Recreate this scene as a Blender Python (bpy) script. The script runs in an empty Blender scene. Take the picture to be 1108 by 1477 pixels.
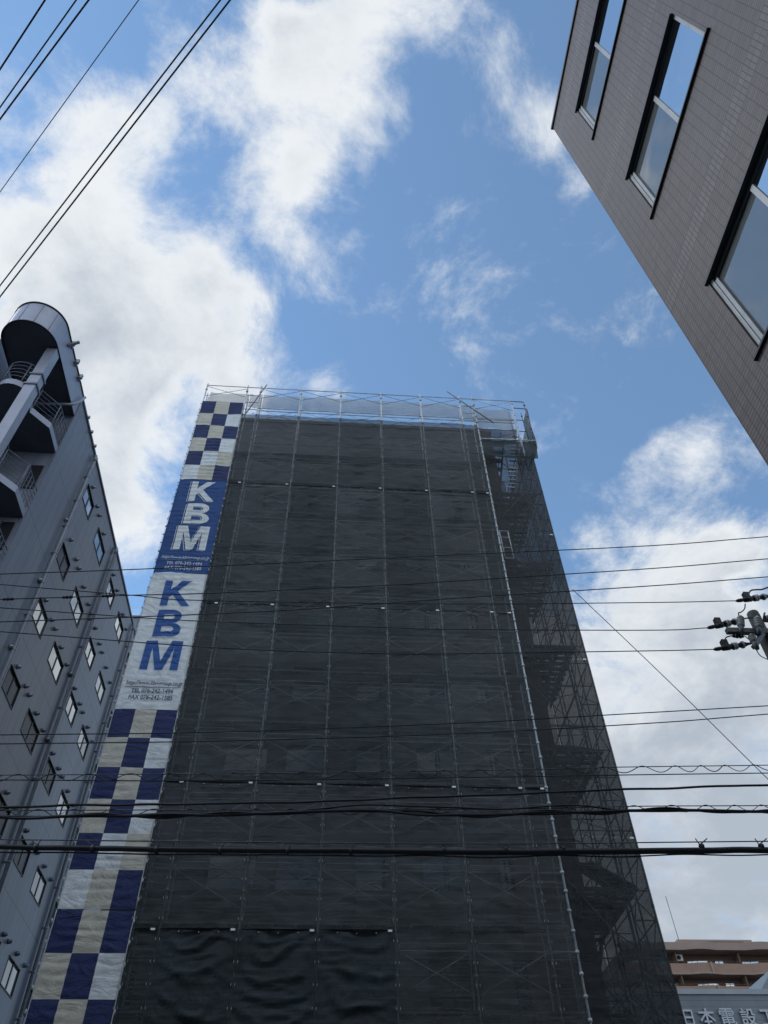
import bpy, bmesh, math, random
from mathutils import Vector, Matrix, noise
rnd = random.Random(7)
S = bpy.context.scene
COL = S.collection
PI = math.pi

# ------------------------------------------------------------------ camera
FOC, PITCH, ROLL, YAW = 1104.48, 0.845486517, -0.0270047715, 0.091155056
CF = Vector((math.sin(YAW)*math.cos(PITCH), math.cos(YAW)*math.cos(PITCH), math.sin(PITCH)))
_r = Vector((math.cos(YAW), -math.sin(YAW), 0)); _u = _r.cross(CF)
CR = math.cos(ROLL)*_r + math.sin(ROLL)*_u
CU = -math.sin(ROLL)*_r + math.cos(ROLL)*_u
cam = bpy.data.cameras.new('camera'); co = bpy.data.objects.new('camera', cam); COL.objects.link(co)
m = Matrix((CR, CU, -CF)).transposed().to_4x4(); co.matrix_world = m
cam.sensor_fit = 'VERTICAL'; cam.sensor_height = 36; cam.lens = 36*FOC/1477
cam.clip_end = 3000; cam.clip_start = 0.05
S.camera = co
GZ = -1.6                                     # ground level (the camera is at eye height)

def ray(x, y): return CF + CR*((x-554)/FOC) - CU*((y-738.5)/FOC)
def at(x, y, Y): d = ray(x, y); return d*(Y/d.y)      # point of the plane y = Y seen at photo pixel x, y
def atX(x, y, X): d = ray(x, y); return d*(X/d.x)
def atZ(x, y, Z): d = ray(x, y); return d*(Z/d.z)

# ------------------------------------------------------------------ materials
def new_mat(name):
    mt = bpy.data.materials.new(name); mt.use_nodes = True
    nt = mt.node_tree; nt.nodes.clear()
    out = nt.nodes.new('ShaderNodeOutputMaterial')
    return mt, nt, out
def N(nt, typ, **kw):
    n = nt.nodes.new(typ)
    for k, v in kw.items():
        if k in n.inputs.keys(): n.inputs[k].default_value = v
        else: setattr(n, k, v)
    return n
def L(nt, a, b): nt.links.new(a, b)
def mth(nt, op, a, b=None, c=None):
    n = nt.nodes.new('ShaderNodeMath'); n.operation = op
    for i, v in enumerate((a, b, c)):
        if v is None: continue
        if isinstance(v, (int, float)): n.inputs[i].default_value = v
        else: L(nt, v, n.inputs[i])
    return n.outputs[0]
def mixc(nt, f, a, b):
    n = nt.nodes.new('ShaderNodeMix'); n.data_type = 'RGBA'
    for i, v in ((0, f), (6, a), (7, b)):
        if isinstance(v, (int, float)): n.inputs[i].default_value = v
        elif isinstance(v, (tuple, list)): n.inputs[i].default_value = (*v[:3], 1)
        else: L(nt, v, n.inputs[i])
    return n.outputs[2]
def sstep(nt, x, lo, hi, a=0.0, b=1.0):
    n = nt.nodes.new('ShaderNodeMapRange'); n.interpolation_type = 'SMOOTHSTEP'
    if isinstance(x, (int, float)): n.inputs[0].default_value = x
    else: L(nt, x, n.inputs[0])
    n.inputs[1].default_value = lo; n.inputs[2].default_value = hi; n.inputs[3].default_value = a; n.inputs[4].default_value = b
    return n.outputs[0]
def objco(nt, scale=(1, 1, 1)):
    g = nt.nodes.new('ShaderNodeNewGeometry'); mp = nt.nodes.new('ShaderNodeMapping')
    mp.inputs['Scale'].default_value = scale; L(nt, g.outputs['Position'], mp.inputs[0]); return mp.outputs[0]

def plain(name, col, rough=0.6, metal=0.0, var=0.25, scale=3.0, bump=0.0, stretch=(1, 1, 1), spec=0.5):
    mt, nt, out = new_mat(name)
    b = N(nt, 'ShaderNodeBsdfPrincipled', Roughness=rough, Metallic=metal)
    b.inputs['Specular IOR Level'].default_value = spec
    c = objco(nt, stretch)
    nz = N(nt, 'ShaderNodeTexNoise', Scale=scale, Detail=6.0, Roughness=0.65); L(nt, c, nz.inputs['Vector'])
    f = sstep(nt, nz.outputs[0], 0.3, 0.7)
    lo = tuple(v*(1-var) for v in col); hi = tuple(min(1, v*(1+var)) for v in col)
    L(nt, mixc(nt, f, lo, hi), b.inputs['Base Color'])
    if bump:
        bp = N(nt, 'ShaderNodeBump', Strength=bump, Distance=0.02); L(nt, nz.outputs[0], bp.inputs['Height']); L(nt, bp.outputs[0], b.inputs['Normal'])
    L(nt, b.outputs[0], out.inputs[0]); return mt

def net_mat(name, col, opaque, varo=0.08, trans=(0.05, 0.055, 0.06), patch=1.0):
    """fine woven safety net: opaque threads with holes between them"""
    mt, nt, out = new_mat(name)
    d = N(nt, 'ShaderNodeBsdfPrincipled', Roughness=0.42); d.inputs['Specular IOR Level'].default_value = 0.28
    t = N(nt, 'ShaderNodeBsdfTranslucent', Color=(*trans, 1)); tr = N(nt, 'ShaderNodeBsdfTransparent')
    c = objco(nt, (0.35, 0.35, 9.0))
    n1 = N(nt, 'ShaderNodeTexNoise', Scale=2.0, Detail=5.0, Roughness=0.7); L(nt, c, n1.inputs['Vector'])
    n2 = N(nt, 'ShaderNodeTexNoise', Scale=0.9, Detail=4.0, Roughness=0.6); L(nt, objco(nt), n2.inputs['Vector'])
    c3 = objco(nt, (1.0, 1.0, 0.6)); n3 = N(nt, 'ShaderNodeTexNoise', Scale=2.6, Detail=5.0, Roughness=0.6, Distortion=1.2); L(nt, c3, n3.inputs['Vector'])
    var = mth(nt, 'ADD', mth(nt, 'MULTIPLY', n1.outputs[0], 0.6), mth(nt, 'MULTIPLY', n2.outputs[0], 0.4))
    f = sstep(nt, var, 0.34, 0.66)
    L(nt, mixc(nt, f, tuple(v*0.62 for v in col), tuple(v*1.4 for v in col)), d.inputs['Base Color'])
    bp = N(nt, 'ShaderNodeBump', Strength=0.8, Distance=0.07); L(nt, mth(nt, 'ADD', n3.outputs[0], mth(nt, 'MULTIPLY', n1.outputs[0], 0.25)), bp.inputs['Height']); L(nt, bp.outputs[0], d.inputs['Normal'])
    add = N(nt, 'ShaderNodeMixShader'); add.inputs[0].default_value = 0.3
    L(nt, d.outputs[0], add.inputs[1]); L(nt, t.outputs[0], add.inputs[2])
    mx = N(nt, 'ShaderNodeMixShader')
    L(nt, sstep(nt, n1.outputs[0], 0.25, 0.75, opaque-varo, opaque+varo), mx.inputs[0])
    L(nt, tr.outputs[0], mx.inputs[1]); L(nt, add.outputs[0], mx.inputs[2])
    L(nt, mx.outputs[0], out.inputs[0]); return mt

def cloth_mat(name, col):
    mt, nt, out = new_mat(name)
    d = N(nt, 'ShaderNodeBsdfPrincipled', Roughness=0.6); d.inputs['Specular IOR Level'].default_value = 0.25
    n1 = N(nt, 'ShaderNodeTexNoise', Scale=1.6, Detail=6.0, Roughness=0.6, Distortion=1.5); L(nt, objco(nt, (0.8, 1, 1.5)), n1.inputs['Vector'])
    n2 = N(nt, 'ShaderNodeTexNoise', Scale=5.0, Detail=5.0, Roughness=0.6); L(nt, objco(nt), n2.inputs['Vector'])
    f = sstep(nt, n2.outputs[0], 0.3, 0.7)
    L(nt, mixc(nt, f, tuple(v*0.9 for v in col), tuple(min(1, v*1.06) for v in col)), d.inputs['Base Color'])
    bp = N(nt, 'ShaderNodeBump', Strength=0.8, Distance=0.10); L(nt, n1.outputs[0], bp.inputs['Height']); L(nt, bp.outputs[0], d.inputs['Normal'])
    t = N(nt, 'ShaderNodeBsdfTranslucent', Color=(*col, 1))
    mx = N(nt, 'ShaderNodeMixShader'); mx.inputs[0].default_value = 0.15
    L(nt, d.outputs[0], mx.inputs[1]); L(nt, t.outputs[0], mx.inputs[2]); L(nt, mx.outputs[0], out.inputs[0]); return mt

def glass_mat(name, refl, inner, wav=0.0):
    """window glass: a mirror coat over a dim room or blind"""
    mt, nt, out = new_mat(name)
    g = N(nt, 'ShaderNodeBsdfGlossy', Color=(0.92, 0.95, 0.97, 1), Roughness=0.015)
    d = N(nt, 'ShaderNodeBsdfDiffuse', Color=(*inner, 1))
    nz = N(nt, 'ShaderNodeTexNoise', Scale=1.3, Detail=2.0); L(nt, objco(nt), nz.inputs['Vector'])
    bp = N(nt, 'ShaderNodeBump', Strength=wav, Distance=0.02); L(nt, nz.outputs[0], bp.inputs['Height']); L(nt, bp.outputs[0], g.inputs['Normal'])
    fr = N(nt, 'ShaderNodeFresnel', IOR=1.5)
    fac = mth(nt, 'ADD', refl, mth(nt, 'MULTIPLY', fr.outputs[0], 1-refl))
    mx = N(nt, 'ShaderNodeMixShader'); L(nt, fac, mx.inputs[0]); L(nt, d.outputs[0], mx.inputs[1]); L(nt, g.outputs[0], mx.inputs[2])
    L(nt, mx.outputs[0], out.inputs[0]); return mt

def tile_mat(name):
    """small stack-bonded wall tiles, with a soldier course band between the storeys"""
    mt, nt, out = new_mat(name)
    b = N(nt, 'ShaderNodeBsdfPrincipled', Roughness=0.5)
    g = nt.nodes.new('ShaderNodeNewGeometry'); sp = nt.nodes.new('ShaderNodeSeparateXYZ'); L(nt, g.outputs['Position'], sp.inputs[0])
    u = mth(nt, 'ADD', sp.outputs[1], sp.outputs[0])
    def bricks(w, h, off, zo, c1, c2):
        cb = nt.nodes.new('ShaderNodeCombineXYZ'); L(nt, u, cb.inputs[0]); L(nt, mth(nt, 'ADD', sp.outputs[2], zo), cb.inputs[1])
        br = N(nt, 'ShaderNodeTexBrick', Scale=1.0); br.offset = off; br.squash = 1.0
        for k, v in (('Brick Width', w), ('Row Height', h), ('Mortar Size', 0.0047), ('Mortar Smooth', 0.1), ('Bias', -0.1)): br.inputs[k].default_value = v
        br.inputs['Color1'].default_value = (*c1, 1); br.inputs['Color2'].default_value = (*c2, 1); br.inputs['Mortar'].default_value = (0.014, 0.011, 0.012, 1)
        L(nt, cb.outputs[0], br.inputs['Vector']); return br
    b1 = bricks(0.109, 0.050, 0.0, 0.0, (0.124, 0.085, 0.073), (0.170, 0.122, 0.107))
    b2 = bricks(0.0545, 0.14, 0.0, -8.21+1.4*6, (0.145, 0.106, 0.094), (0.195, 0.149, 0.135))
    band = mth(nt, 'LESS_THAN', mth(nt, 'FRACT', mth(nt, 'MULTIPLY', mth(nt, 'SUBTRACT', sp.outputs[2], 8.21-34), 1/3.4)), 0.28/3.4)
    nz = N(nt, 'ShaderNodeTexNoise', Scale=1.1, Detail=6.0, Roughness=0.7); L(nt, objco(nt), nz.inputs['Vector'])
    mort = mixc(nt, band, b1.outputs[0], b2.outputs[0])
    f = sstep(nt, nz.outputs[0], 0.35, 0.8)
    L(nt, mixc(nt, mth(nt, 'MULTIPLY', f, 0.14), mort, (0.225, 0.185, 0.172)), b.inputs['Base Color'])
    h = mixc(nt, band, b1.outputs[1], b2.outputs[1])
    bp = N(nt, 'ShaderNodeBump', Strength=0.35, Distance=0.005); bp.invert = True; L(nt, h, bp.inputs['Height']); L(nt, bp.outputs[0], b.inputs['Normal'])
    L(nt, b.outputs[0], out.inputs[0]); return mt

def panel_mat(name, col, pitch=0.45, axis=1, rough=0.35, vpitch=3.0):
    """coated steel wall panels with narrow vertical joints"""
    mt, nt, out = new_mat(name)
    b = N(nt, 'ShaderNodeBsdfPrincipled', Roughness=rough)
    g = nt.nodes.new('ShaderNodeNewGeometry'); sp = nt.nodes.new('ShaderNodeSeparateXYZ'); L(nt, g.outputs['Position'], sp.inputs[0])
    fr = mth(nt, 'FRACT', mth(nt, 'MULTIPLY', sp.outputs[axis], 1/pitch))
    ln = mth(nt, 'LESS_THAN', fr, 0.022/pitch)
    if vpitch:
        fz = mth(nt, 'FRACT', mth(nt, 'MULTIPLY', mth(nt, 'ADD', sp.outputs[2], 0.9), 1/vpitch))
        ln = mth(nt, 'MAXIMUM', ln, mth(nt, 'LESS_THAN', fz, 0.03/vpitch))
    nz = N(nt, 'ShaderNodeTexNoise', Scale=0.7, Detail=6.0, Roughness=0.65); L(nt, objco(nt, (1.6, 1.6, 0.35)), nz.inputs['Vector'])
    wn = N(nt, 'ShaderNodeTexWhiteNoise'); wn.noise_dimensions = '1D'; L(nt, mth(nt, 'FLOOR', mth(nt, 'MULTIPLY', sp.outputs[axis], 1/pitch)), wn.inputs['W'])
    base = mixc(nt, sstep(nt, nz.outputs[0], 0.3, 0.7), tuple(v*0.86 for v in col), tuple(v*1.1 for v in col))
    st = N(nt, 'ShaderNodeTexNoise', Scale=1.0, Detail=5.0, Roughness=0.7); L(nt, objco(nt, (7.0, 7.0, 0.22)), st.inputs['Vector'])
    base = mixc(nt, mth(nt, 'MULTIPLY', sstep(nt, st.outputs[0], 0.52, 0.78), 0.5), base, tuple(v*0.6 for v in col))
    base = mixc(nt, mth(nt, 'MULTIPLY', wn.outputs[0], 0.28), base, tuple(v*0.72 for v in col))
    L(nt, mixc(nt, mth(nt, 'MULTIPLY', ln, 0.65), base, tuple(v*0.25 for v in col)), b.inputs['Base Color'])
    bp = N(nt, 'ShaderNodeBump', Strength=0.4, Distance=0.01); bp.invert = True; L(nt, ln, bp.inputs['Height']); L(nt, bp.outputs[0], b.inputs['Normal'])
    L(nt, b.outputs[0], out.inputs[0]); return mt

M = {}
M['net'] = net_mat('dark safety net', (0.052, 0.064, 0.067), 0.69, 0.13)
M['netb'] = net_mat('greyer safety net', (0.070, 0.081, 0.084), 0.71, 0.13)
M['netc'] = net_mat('blacker safety net', (0.040, 0.051, 0.054), 0.77, 0.12)
M['netdense'] = net_mat('dense dark safety net', (0.035, 0.048, 0.051), 0.90, 0.04)
M['netlight'] = net_mat('thin guard net', (0.34, 0.34, 0.34), 0.68, 0.06, (0.55, 0.55, 0.55))
M['netgrey'] = net_mat('grey rolled net', (0.15, 0.145, 0.14), 0.82, 0.05, (0.15, 0.15, 0.15))
M['netside'] = net_mat('end net', (0.034, 0.041, 0.044), 0.775, 0.07, (0.045, 0.048, 0.05))
M['galv'] = plain('galvanised tube', (0.58, 0.60, 0.62), 0.42, 0.35, 0.25, 4)
M['galvdull'] = plain('weathered tube', (0.48, 0.50, 0.51), 0.5, 0.1, 0.3, 4)
M['galvpale'] = plain('outer corner tube', (0.40, 0.415, 0.42), 0.5, 0.2, 0.3, 4)
M['darktube'] = plain('dark weathered tube', (0.16, 0.165, 0.17), 0.6, 0.3, 0.3, 4)
M['deck'] = plain('steel deck', (0.22, 0.23, 0.24), 0.6, 0.3, 0.3, 3)
M['tie'] = plain('pale tie cord', (0.45, 0.46, 0.46), 0.6, 0, 0.2, 8)
M['tag'] = plain('white tag', (0.82, 0.82, 0.8), 0.5, 0, 0.05, 8)
M['body'] = plain('rendered tower wall', (0.13, 0.125, 0.125), 0.8, 0, 0.2, 0.6)
M['bodyred'] = plain('reddish tower wall', (0.15, 0.10, 0.10), 0.8, 0, 0.2, 0.6)
M['bodyglass'] = glass_mat('tower glass', 0.1, (0.03, 0.035, 0.04))
M['bodypale'] = plain('pale balcony front', (0.2, 0.195, 0.19), 0.8, 0, 0.12, 1)
M['navy'] = cloth_mat('navy cloth', (0.030, 0.042, 0.125))
M['beige'] = cloth_mat('beige cloth', (0.62, 0.575, 0.48))
M['white'] = cloth_mat('white cloth', (0.78, 0.80, 0.795))
M['blue'] = cloth_mat('blue cloth', (0.032, 0.085, 0.25))
M['bluink'] = cloth_mat('blue ink', (0.045, 0.125, 0.36))
M['greyink'] = cloth_mat('grey ink', (0.12, 0.14, 0.19))
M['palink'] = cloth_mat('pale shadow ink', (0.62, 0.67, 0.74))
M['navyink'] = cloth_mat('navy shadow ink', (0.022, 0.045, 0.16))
M['wallL'] = panel_mat('grey metal wall panels', (0.20, 0.217, 0.26), 0.46, 1, 0.36, 2.83)
M['wallLf'] = panel_mat('grey metal front panels', (0.21, 0.225, 0.275), 0.46, 0, 0.4, 2.83)
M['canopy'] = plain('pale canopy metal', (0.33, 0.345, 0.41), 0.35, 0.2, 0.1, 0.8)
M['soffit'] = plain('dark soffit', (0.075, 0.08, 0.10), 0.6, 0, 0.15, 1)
M['trimL'] = plain('grey trim', (0.19, 0.20, 0.235), 0.45, 0.2, 0.15, 2)
M['pipeL'] = plain('grey drainpipe', (0.27, 0.28, 0.32), 0.4, 0, 0.15, 2)
M['ventm'] = plain('stainless vent hood', (0.26, 0.27, 0.29), 0.35, 0.5, 0.1, 5)
M['frameD'] = plain('dark bronze frame', (0.025, 0.027, 0.032), 0.4, 0.3, 0.1, 5)
M['alu'] = plain('silver aluminium', (0.36, 0.37, 0.375), 0.45, 0.3, 0.12, 5)
M['glassL'] = glass_mat('left glass', 0.5, (0.05, 0.055, 0.06), 0.35)
M['glassLb'] = glass_mat('left glass with curtain', 0.3, (0.22, 0.22, 0.21), 0.35)
M['glassLc'] = glass_mat('left darker glass', 0.28, (0.04, 0.045, 0.05), 0.35)
M['glassLd'] = plain('left glass with painted reflection', (0.035, 0.045, 0.055), 0.25, 0, 0.3, 2.5, spec=0.15)  # a dark reflection painted into the pane colour
M['glassR'] = glass_mat('mirror glass', 0.72, (0.06, 0.065, 0.07), 0.30)
M['glassRb'] = glass_mat('glass with blind', 0.12, (0.205, 0.205, 0.19), 0.30)
M['tile'] = tile_mat('mauve brown tile')
M['coping'] = plain('dark coping', (0.06, 0.06, 0.065), 0.5, 0.3, 0.1, 4)
M['wire'] = plain('black wire', (0.018, 0.02, 0.024), 0.5, 0, 0.2, 5)
M['wireg'] = plain('grey steel wire', (0.12, 0.125, 0.13), 0.5, 0.5, 0.2, 5)
M['conc'] = plain('concrete pole', (0.115, 0.115, 0.11), 0.8, 0, 0.2, 3, 0.2)
M['armm'] = plain('galvanised arm', (0.13, 0.135, 0.14), 0.5, 0.3, 0.2, 4)
M['porc'] = plain('grey porcelain', (0.46, 0.46, 0.44), 0.25, 0, 0.08, 6)
M['rubber'] = plain('black rubber', (0.018, 0.019, 0.022), 0.5, 0, 0.2, 6)
M['brick'] = plain('brown balcony tile', (0.29, 0.18, 0.13), 0.75, 0, 0.1, 0.5)
M['brickd'] = plain('dark brown wall', (0.13, 0.085, 0.063), 0.8, 0, 0.12, 0.5)
M['pinkw'] = plain('pinkish trim', (0.30, 0.215, 0.175), 0.7, 0, 0.08, 0.6)
M['winpale'] = glass_mat('pale window', 0.35, (0.42, 0.43, 0.42))
M['acw'] = plain('off white casing', (0.62, 0.62, 0.58), 0.5, 0, 0.06, 4)
M['dark'] = plain('black recess', (0.02, 0.02, 0.022), 0.7, 0, 0.1, 4)
M['signwall'] = panel_mat('grey ribbed siding', (0.17, 0.19, 0.21), 0.3, 2, 0.5, 0)
M['signcap'] = plain('pale grey coping', (0.31, 0.335, 0.355), 0.5, 0, 0.06, 1)
M['lantern'] = plain('dull grey sloped roof', (0.19, 0.205, 0.215), 0.6, 0, 0.06, 1)
M['letter'] = plain('silver sign letter', (0.40, 0.42, 0.445), 0.4, 0.2, 0.05, 3)
M['asphalt'] = plain('asphalt', (0.055, 0.055, 0.057), 0.9, 0, 0.25, 6, 0.3)
M['pave'] = plain('concrete paving', (0.22, 0.215, 0.20), 0.85, 0, 0.12, 2)
M['paint'] = plain('road paint', (0.7, 0.7, 0.68), 0.7, 0, 0.08, 4)
M['earth'] = plain('town ground', (0.12, 0.117, 0.11), 0.9, 0, 0.2, 0.05)

# ------------------------------------------------------------------ mesh helpers
class MB:
    def __init__(s): s.v = []; s.f = []; s.mi = []; s.sm = []
    def face(s, pts, mi=0, smooth=False):
        b = len(s.v); s.v += [tuple(p) for p in pts]; s.f.append(tuple(range(b, b+len(pts)))); s.mi.append(mi); s.sm.append(smooth)
    def box(s, x0, x1, y0, y1, z0, z1, mi=0):
        b = len(s.v)
        s.v += [(x, y, z) for z in (z0, z1) for y in (y0, y1) for x in (x0, x1)]
        for q in ((0, 2, 3, 1), (4, 5, 7, 6), (0, 1, 5, 4), (2, 6, 7, 3), (0, 4, 6, 2), (1, 3, 7, 5)):
            s.f.append(tuple(b+i for i in q)); s.mi.append(mi); s.sm.append(False)
        return s
    def bar(s, a, b_, w, h, up=(0, 0, 1), mi=0):
        a = Vector(a); b_ = Vector(b_); d = (b_-a).normalized(); u = Vector(up)
        if abs(d.dot(u)) > 0.98: u = Vector((0, 1, 0))
        sx = d.cross(u).normalized(); sy = sx.cross(d).normalized(); b = len(s.v)
        for p in (a, b_):
            for i, j in ((-1, -1), (1, -1), (1, 1), (-1, 1)): s.v.append(tuple(p+sx*(i*w/2)+sy*(j*h/2)))
        for q in ((3, 2, 1, 0), (4, 5, 6, 7), (0, 1, 5, 4), (1, 2, 6, 5), (2, 3, 7, 6), (3, 0, 4, 7)):
            s.f.append(tuple(b+i for i in q)); s.mi.append(mi); s.sm.append(False)
        return s
    def tube(s, pts, r, n=6, mi=0, cap=True):
        pts = [Vector(p) for p in pts]; rs = r if isinstance(r, (list, tuple)) else [r]*len(pts)
        b = len(s.v); ref = None
        for i, p in enumerate(pts):
            d = (pts[min(i+1, len(pts)-1)]-pts[max(i-1, 0)])
            d = d.normalized() if d.length > 1e-9 else Vector((0, 0, 1))
            if ref is None:
                ref = Vector((0, 0, 1)) if abs(d.z) < 0.9 else Vector((1, 0, 0))
            sx = d.cross(ref)
            if sx.length < 1e-4: sx = d.orthogonal()
            sx.normalize(); sy = sx.cross(d).normalized(); ref = -sy if ref.dot(sy) < 0 else sy
            ref = sy
            for k in range(n):
                a = 2*PI*k/n; s.v.append(tuple(p+sx*(math.cos(a)*rs[i])+sy*(math.sin(a)*rs[i])))
        for i in range(len(pts)-1):
            for k in range(n):
                k2 = (k+1) % n
                s.f.append((b+i*n+k, b+i*n+k2, b+(i+1)*n+k2, b+(i+1)*n+k)); s.mi.append(mi); s.sm.append(True)
        if cap:
            s.f.append(tuple(b+k for k in range(n))[::-1]); s.mi.append(mi); s.sm.append(False)
            e = b+(len(pts)-1)*n; s.f.append(tuple(e+k for k in range(n))); s.mi.append(mi); s.sm.append(False)
        return s
    def lathe(s, base, axis, prof, n=10, mi=0):
        a = Vector(axis).normalized()
        return s.tube([Vector(base)+a*h for h, r in prof], [r for h, r in prof], n, mi)
    def ball(s, c, r, mi=0):
        return s.lathe(Vector(c)-Vector((0, 0, r)), (0, 0, 1), [(r*(1-math.cos(t*PI/6)), max(1e-4, r*math.sin(t*PI/6))) for t in range(7)], 8, mi)
    def build(s, name, mats, parent=None):
        me = bpy.data.meshes.new(name); me.from_pydata(s.v, [], s.f)
        for mt in (mats if isinstance(mats, (list, tuple)) else [mats]): me.materials.append(mt)
        me.polygons.foreach_set('material_index', s.mi); me.polygons.foreach_set('use_smooth', s.sm)
        me.validate(); me.update()
        o = bpy.data.objects.new(name, me); COL.objects.link(o)
        if parent is not None:
            o.parent = parent
            o.location = -world_loc(parent)
        return o
def world_loc(o):
    v = Vector(o.location)
    while o.parent is not None: o = o.parent; v += o.location
    return v
def tag(o, label=None, cat=None, group=None, kind=None):
    if label: o['label'] = label
    if cat: o['category'] = cat
    if group: o['group'] = group
    if kind: o['kind'] = kind
    return o
def empty(name, loc, label, cat, group=None):
    o = bpy.data.objects.new(name, None); COL.objects.link(o); o.location = loc; o.empty_display_size = 0.5
    return tag(o, label, cat, group)

def holed(mb, fn, u0, u1, v0, v1, holes, step=None, mi=0):
    """a wall face with rectangular openings; fn(u, v) gives the 3-D point"""
    us = {u0, u1}; vs = {v0, v1}
    for a, b, c, d in holes: us |= {a, b}; vs |= {c, d}
    us = sorted(u for u in us if u0 <= u <= u1); vs = sorted(v for v in vs if v0 <= v <= v1)
    for i in range(len(us)-1):
        for j in range(len(vs)-1):
            cu = (us[i]+us[i+1])/2; cv = (vs[j]+vs[j+1])/2
            if any(a < cu < b and c < cv < d for a, b, c, d in holes): continue
            mb.face([fn(us[i], vs[j]), fn(us[i+1], vs[j]), fn(us[i+1], vs[j+1]), fn(us[i], vs[j+1])], mi)

def text2d(body, offset=0.0, shear=0.0, space=1.0):
    cu = bpy.data.curves.new('tmp', 'FONT'); cu.body = body; cu.offset = offset; cu.shear = shear; cu.space_character = space; cu.resolution_u = 5
    o = bpy.data.objects.new('tmp', cu); COL.objects.link(o)
    dg = bpy.context.evaluated_depsgraph_get(); me = bpy.data.meshes.new_from_object(o.evaluated_get(dg))
    vs = [(v.co.x, v.co.y) for v in me.vertices]; fs = [tuple(p.vertices) for p in me.polygons]
    bpy.data.objects.remove(o); bpy.data.curves.remove(cu); bpy.data.meshes.remove(me)
    return vs, fs

# ------------------------------------------------------------------ ground, road
def sheet(name, x0, x1, y0, y1, z, mt):
    b = MB(); b.face([(x0, y0, z), (x1, y0, z), (x1, y1, z), (x0, y1, z)]); return tag(b.build(name, mt), kind='structure')
sheet('ground', -900, 900, -900, 900, GZ-0.012, M['earth'])
sheet('road', -300, 300, 3.2, 10.2, GZ-0.006, M['asphalt'])
b = MB(); b.box(-300, 300, 10.2, 13.0, GZ-0.3, GZ+0.13); tag(b.build('pavement', M['pave']), kind='structure')
b = MB(); b.box(-300, 300, 0.6, 3.2, GZ-0.3, GZ+0.13); tag(b.build('near_pavement', M['pave']), kind='structure')
b = MB()
for k in range(-20, 21): b.face([(k*5, 6.62, GZ-0.002), (k*5+2.5, 6.62, GZ-0.002), (k*5+2.5, 6.78, GZ-0.002), (k*5, 6.78, GZ-0.002)])
tag(b.build('road_marking', M['paint']), kind='structure')

# ------------------------------------------------------------------ scaffolded tower
D = 19.334; D2 = 19.94; BAY = 1.829; NAR = 0.61; T = 1.83
X0 = -6.158
PX = [X0, X0+BAY, X0+BAY+NAR] + [X0+BAY+NAR+BAY*k for k in range(1, 6)] + [X0+6*BAY+2*NAR]     # nine front posts
XE = 8.45; XS = PX[8]; TOP = 30.18
SB = 24.3            # back of the stair bay
# hidden tower behind the nets
tw = empty('tower_block', (0.6, 20.95, GZ), 'tall tower block hidden behind the dark scaffold nets', 'building')
BY = 20.95
floors = [GZ+0.4+2.95*k for k in range(9)]
holes = []
wins = []
for fz in floors:
    for k in range(6):
        x = -5.2+k*1.98+0.15*(k % 2)
        w = 1.25 if k % 3 else 0.8
        if x+w > 7.0: continue
        wins.append((x, x+w, fz+0.9, fz+2.2)); holes.append(wins[-1])
b = MB()
holed(b, lambda u, v: (u, BY, v), -5.6, 7.1, GZ, 29.75, holes)
for (u0, u1, v0, v1) in holes:
    b.face([(u0, BY, v0), (u0, BY+.2, v0), (u0, BY+.2, v1), (u0, BY, v1)]); b.face([(u1, BY, v0), (u1, BY, v1), (u1, BY+.2, v1), (u1, BY+.2, v0)])
    b.face([(u0, BY, v1), (u0, BY+.2, v1), (u1, BY+.2, v1), (u1, BY, v1)]); b.face([(u0, BY, v0), (u1, BY, v0), (u1, BY+.2, v0), (u0, BY+.2, v0)])
b.face([(7.1, BY, GZ), (7.1, 27.4, GZ), (7.1, 27.4, 29.75), (7.1, BY, 29.75)]); b.face([(-5.6, BY, GZ), (-5.6, BY, 29.75), (-5.6, 27.4, 29.75), (-5.6, 27.4, GZ)])
b.face([(-5.6, 27.4, GZ), (7.1, 27.4, GZ), (7.1, 27.4, 29.75), (-5.6, 27.4, 29.75)])
b.build('wall', M['body'], tw)
b = MB(); b.box(-5.65, 7.15, BY-.05, 27.45, 29.753, 29.95); b.build('roof', M['body'], tw)
for (u0, u1, v0, v1) in wins:
    b = MB(); b.box(u0+.003, u1-.003, BY+.12, BY+.16, v0+.003, v1-.003); b.build('window', M['bodyglass'], tw)
for i, fz in enumerate(floors):
    b = MB(); b.box(0.9, 4.3, BY-.14, BY-.003, fz-.1, fz+0.8); b.build('balcony_front', M['bodypale' if i % 2 else 'bodyred'], tw)
    b = MB(); b.box(5.2, 6.95, BY-.03, BY-.004, fz-.6, fz+2.1); b.build('wall_panel', M['bodyred'], tw)

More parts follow.
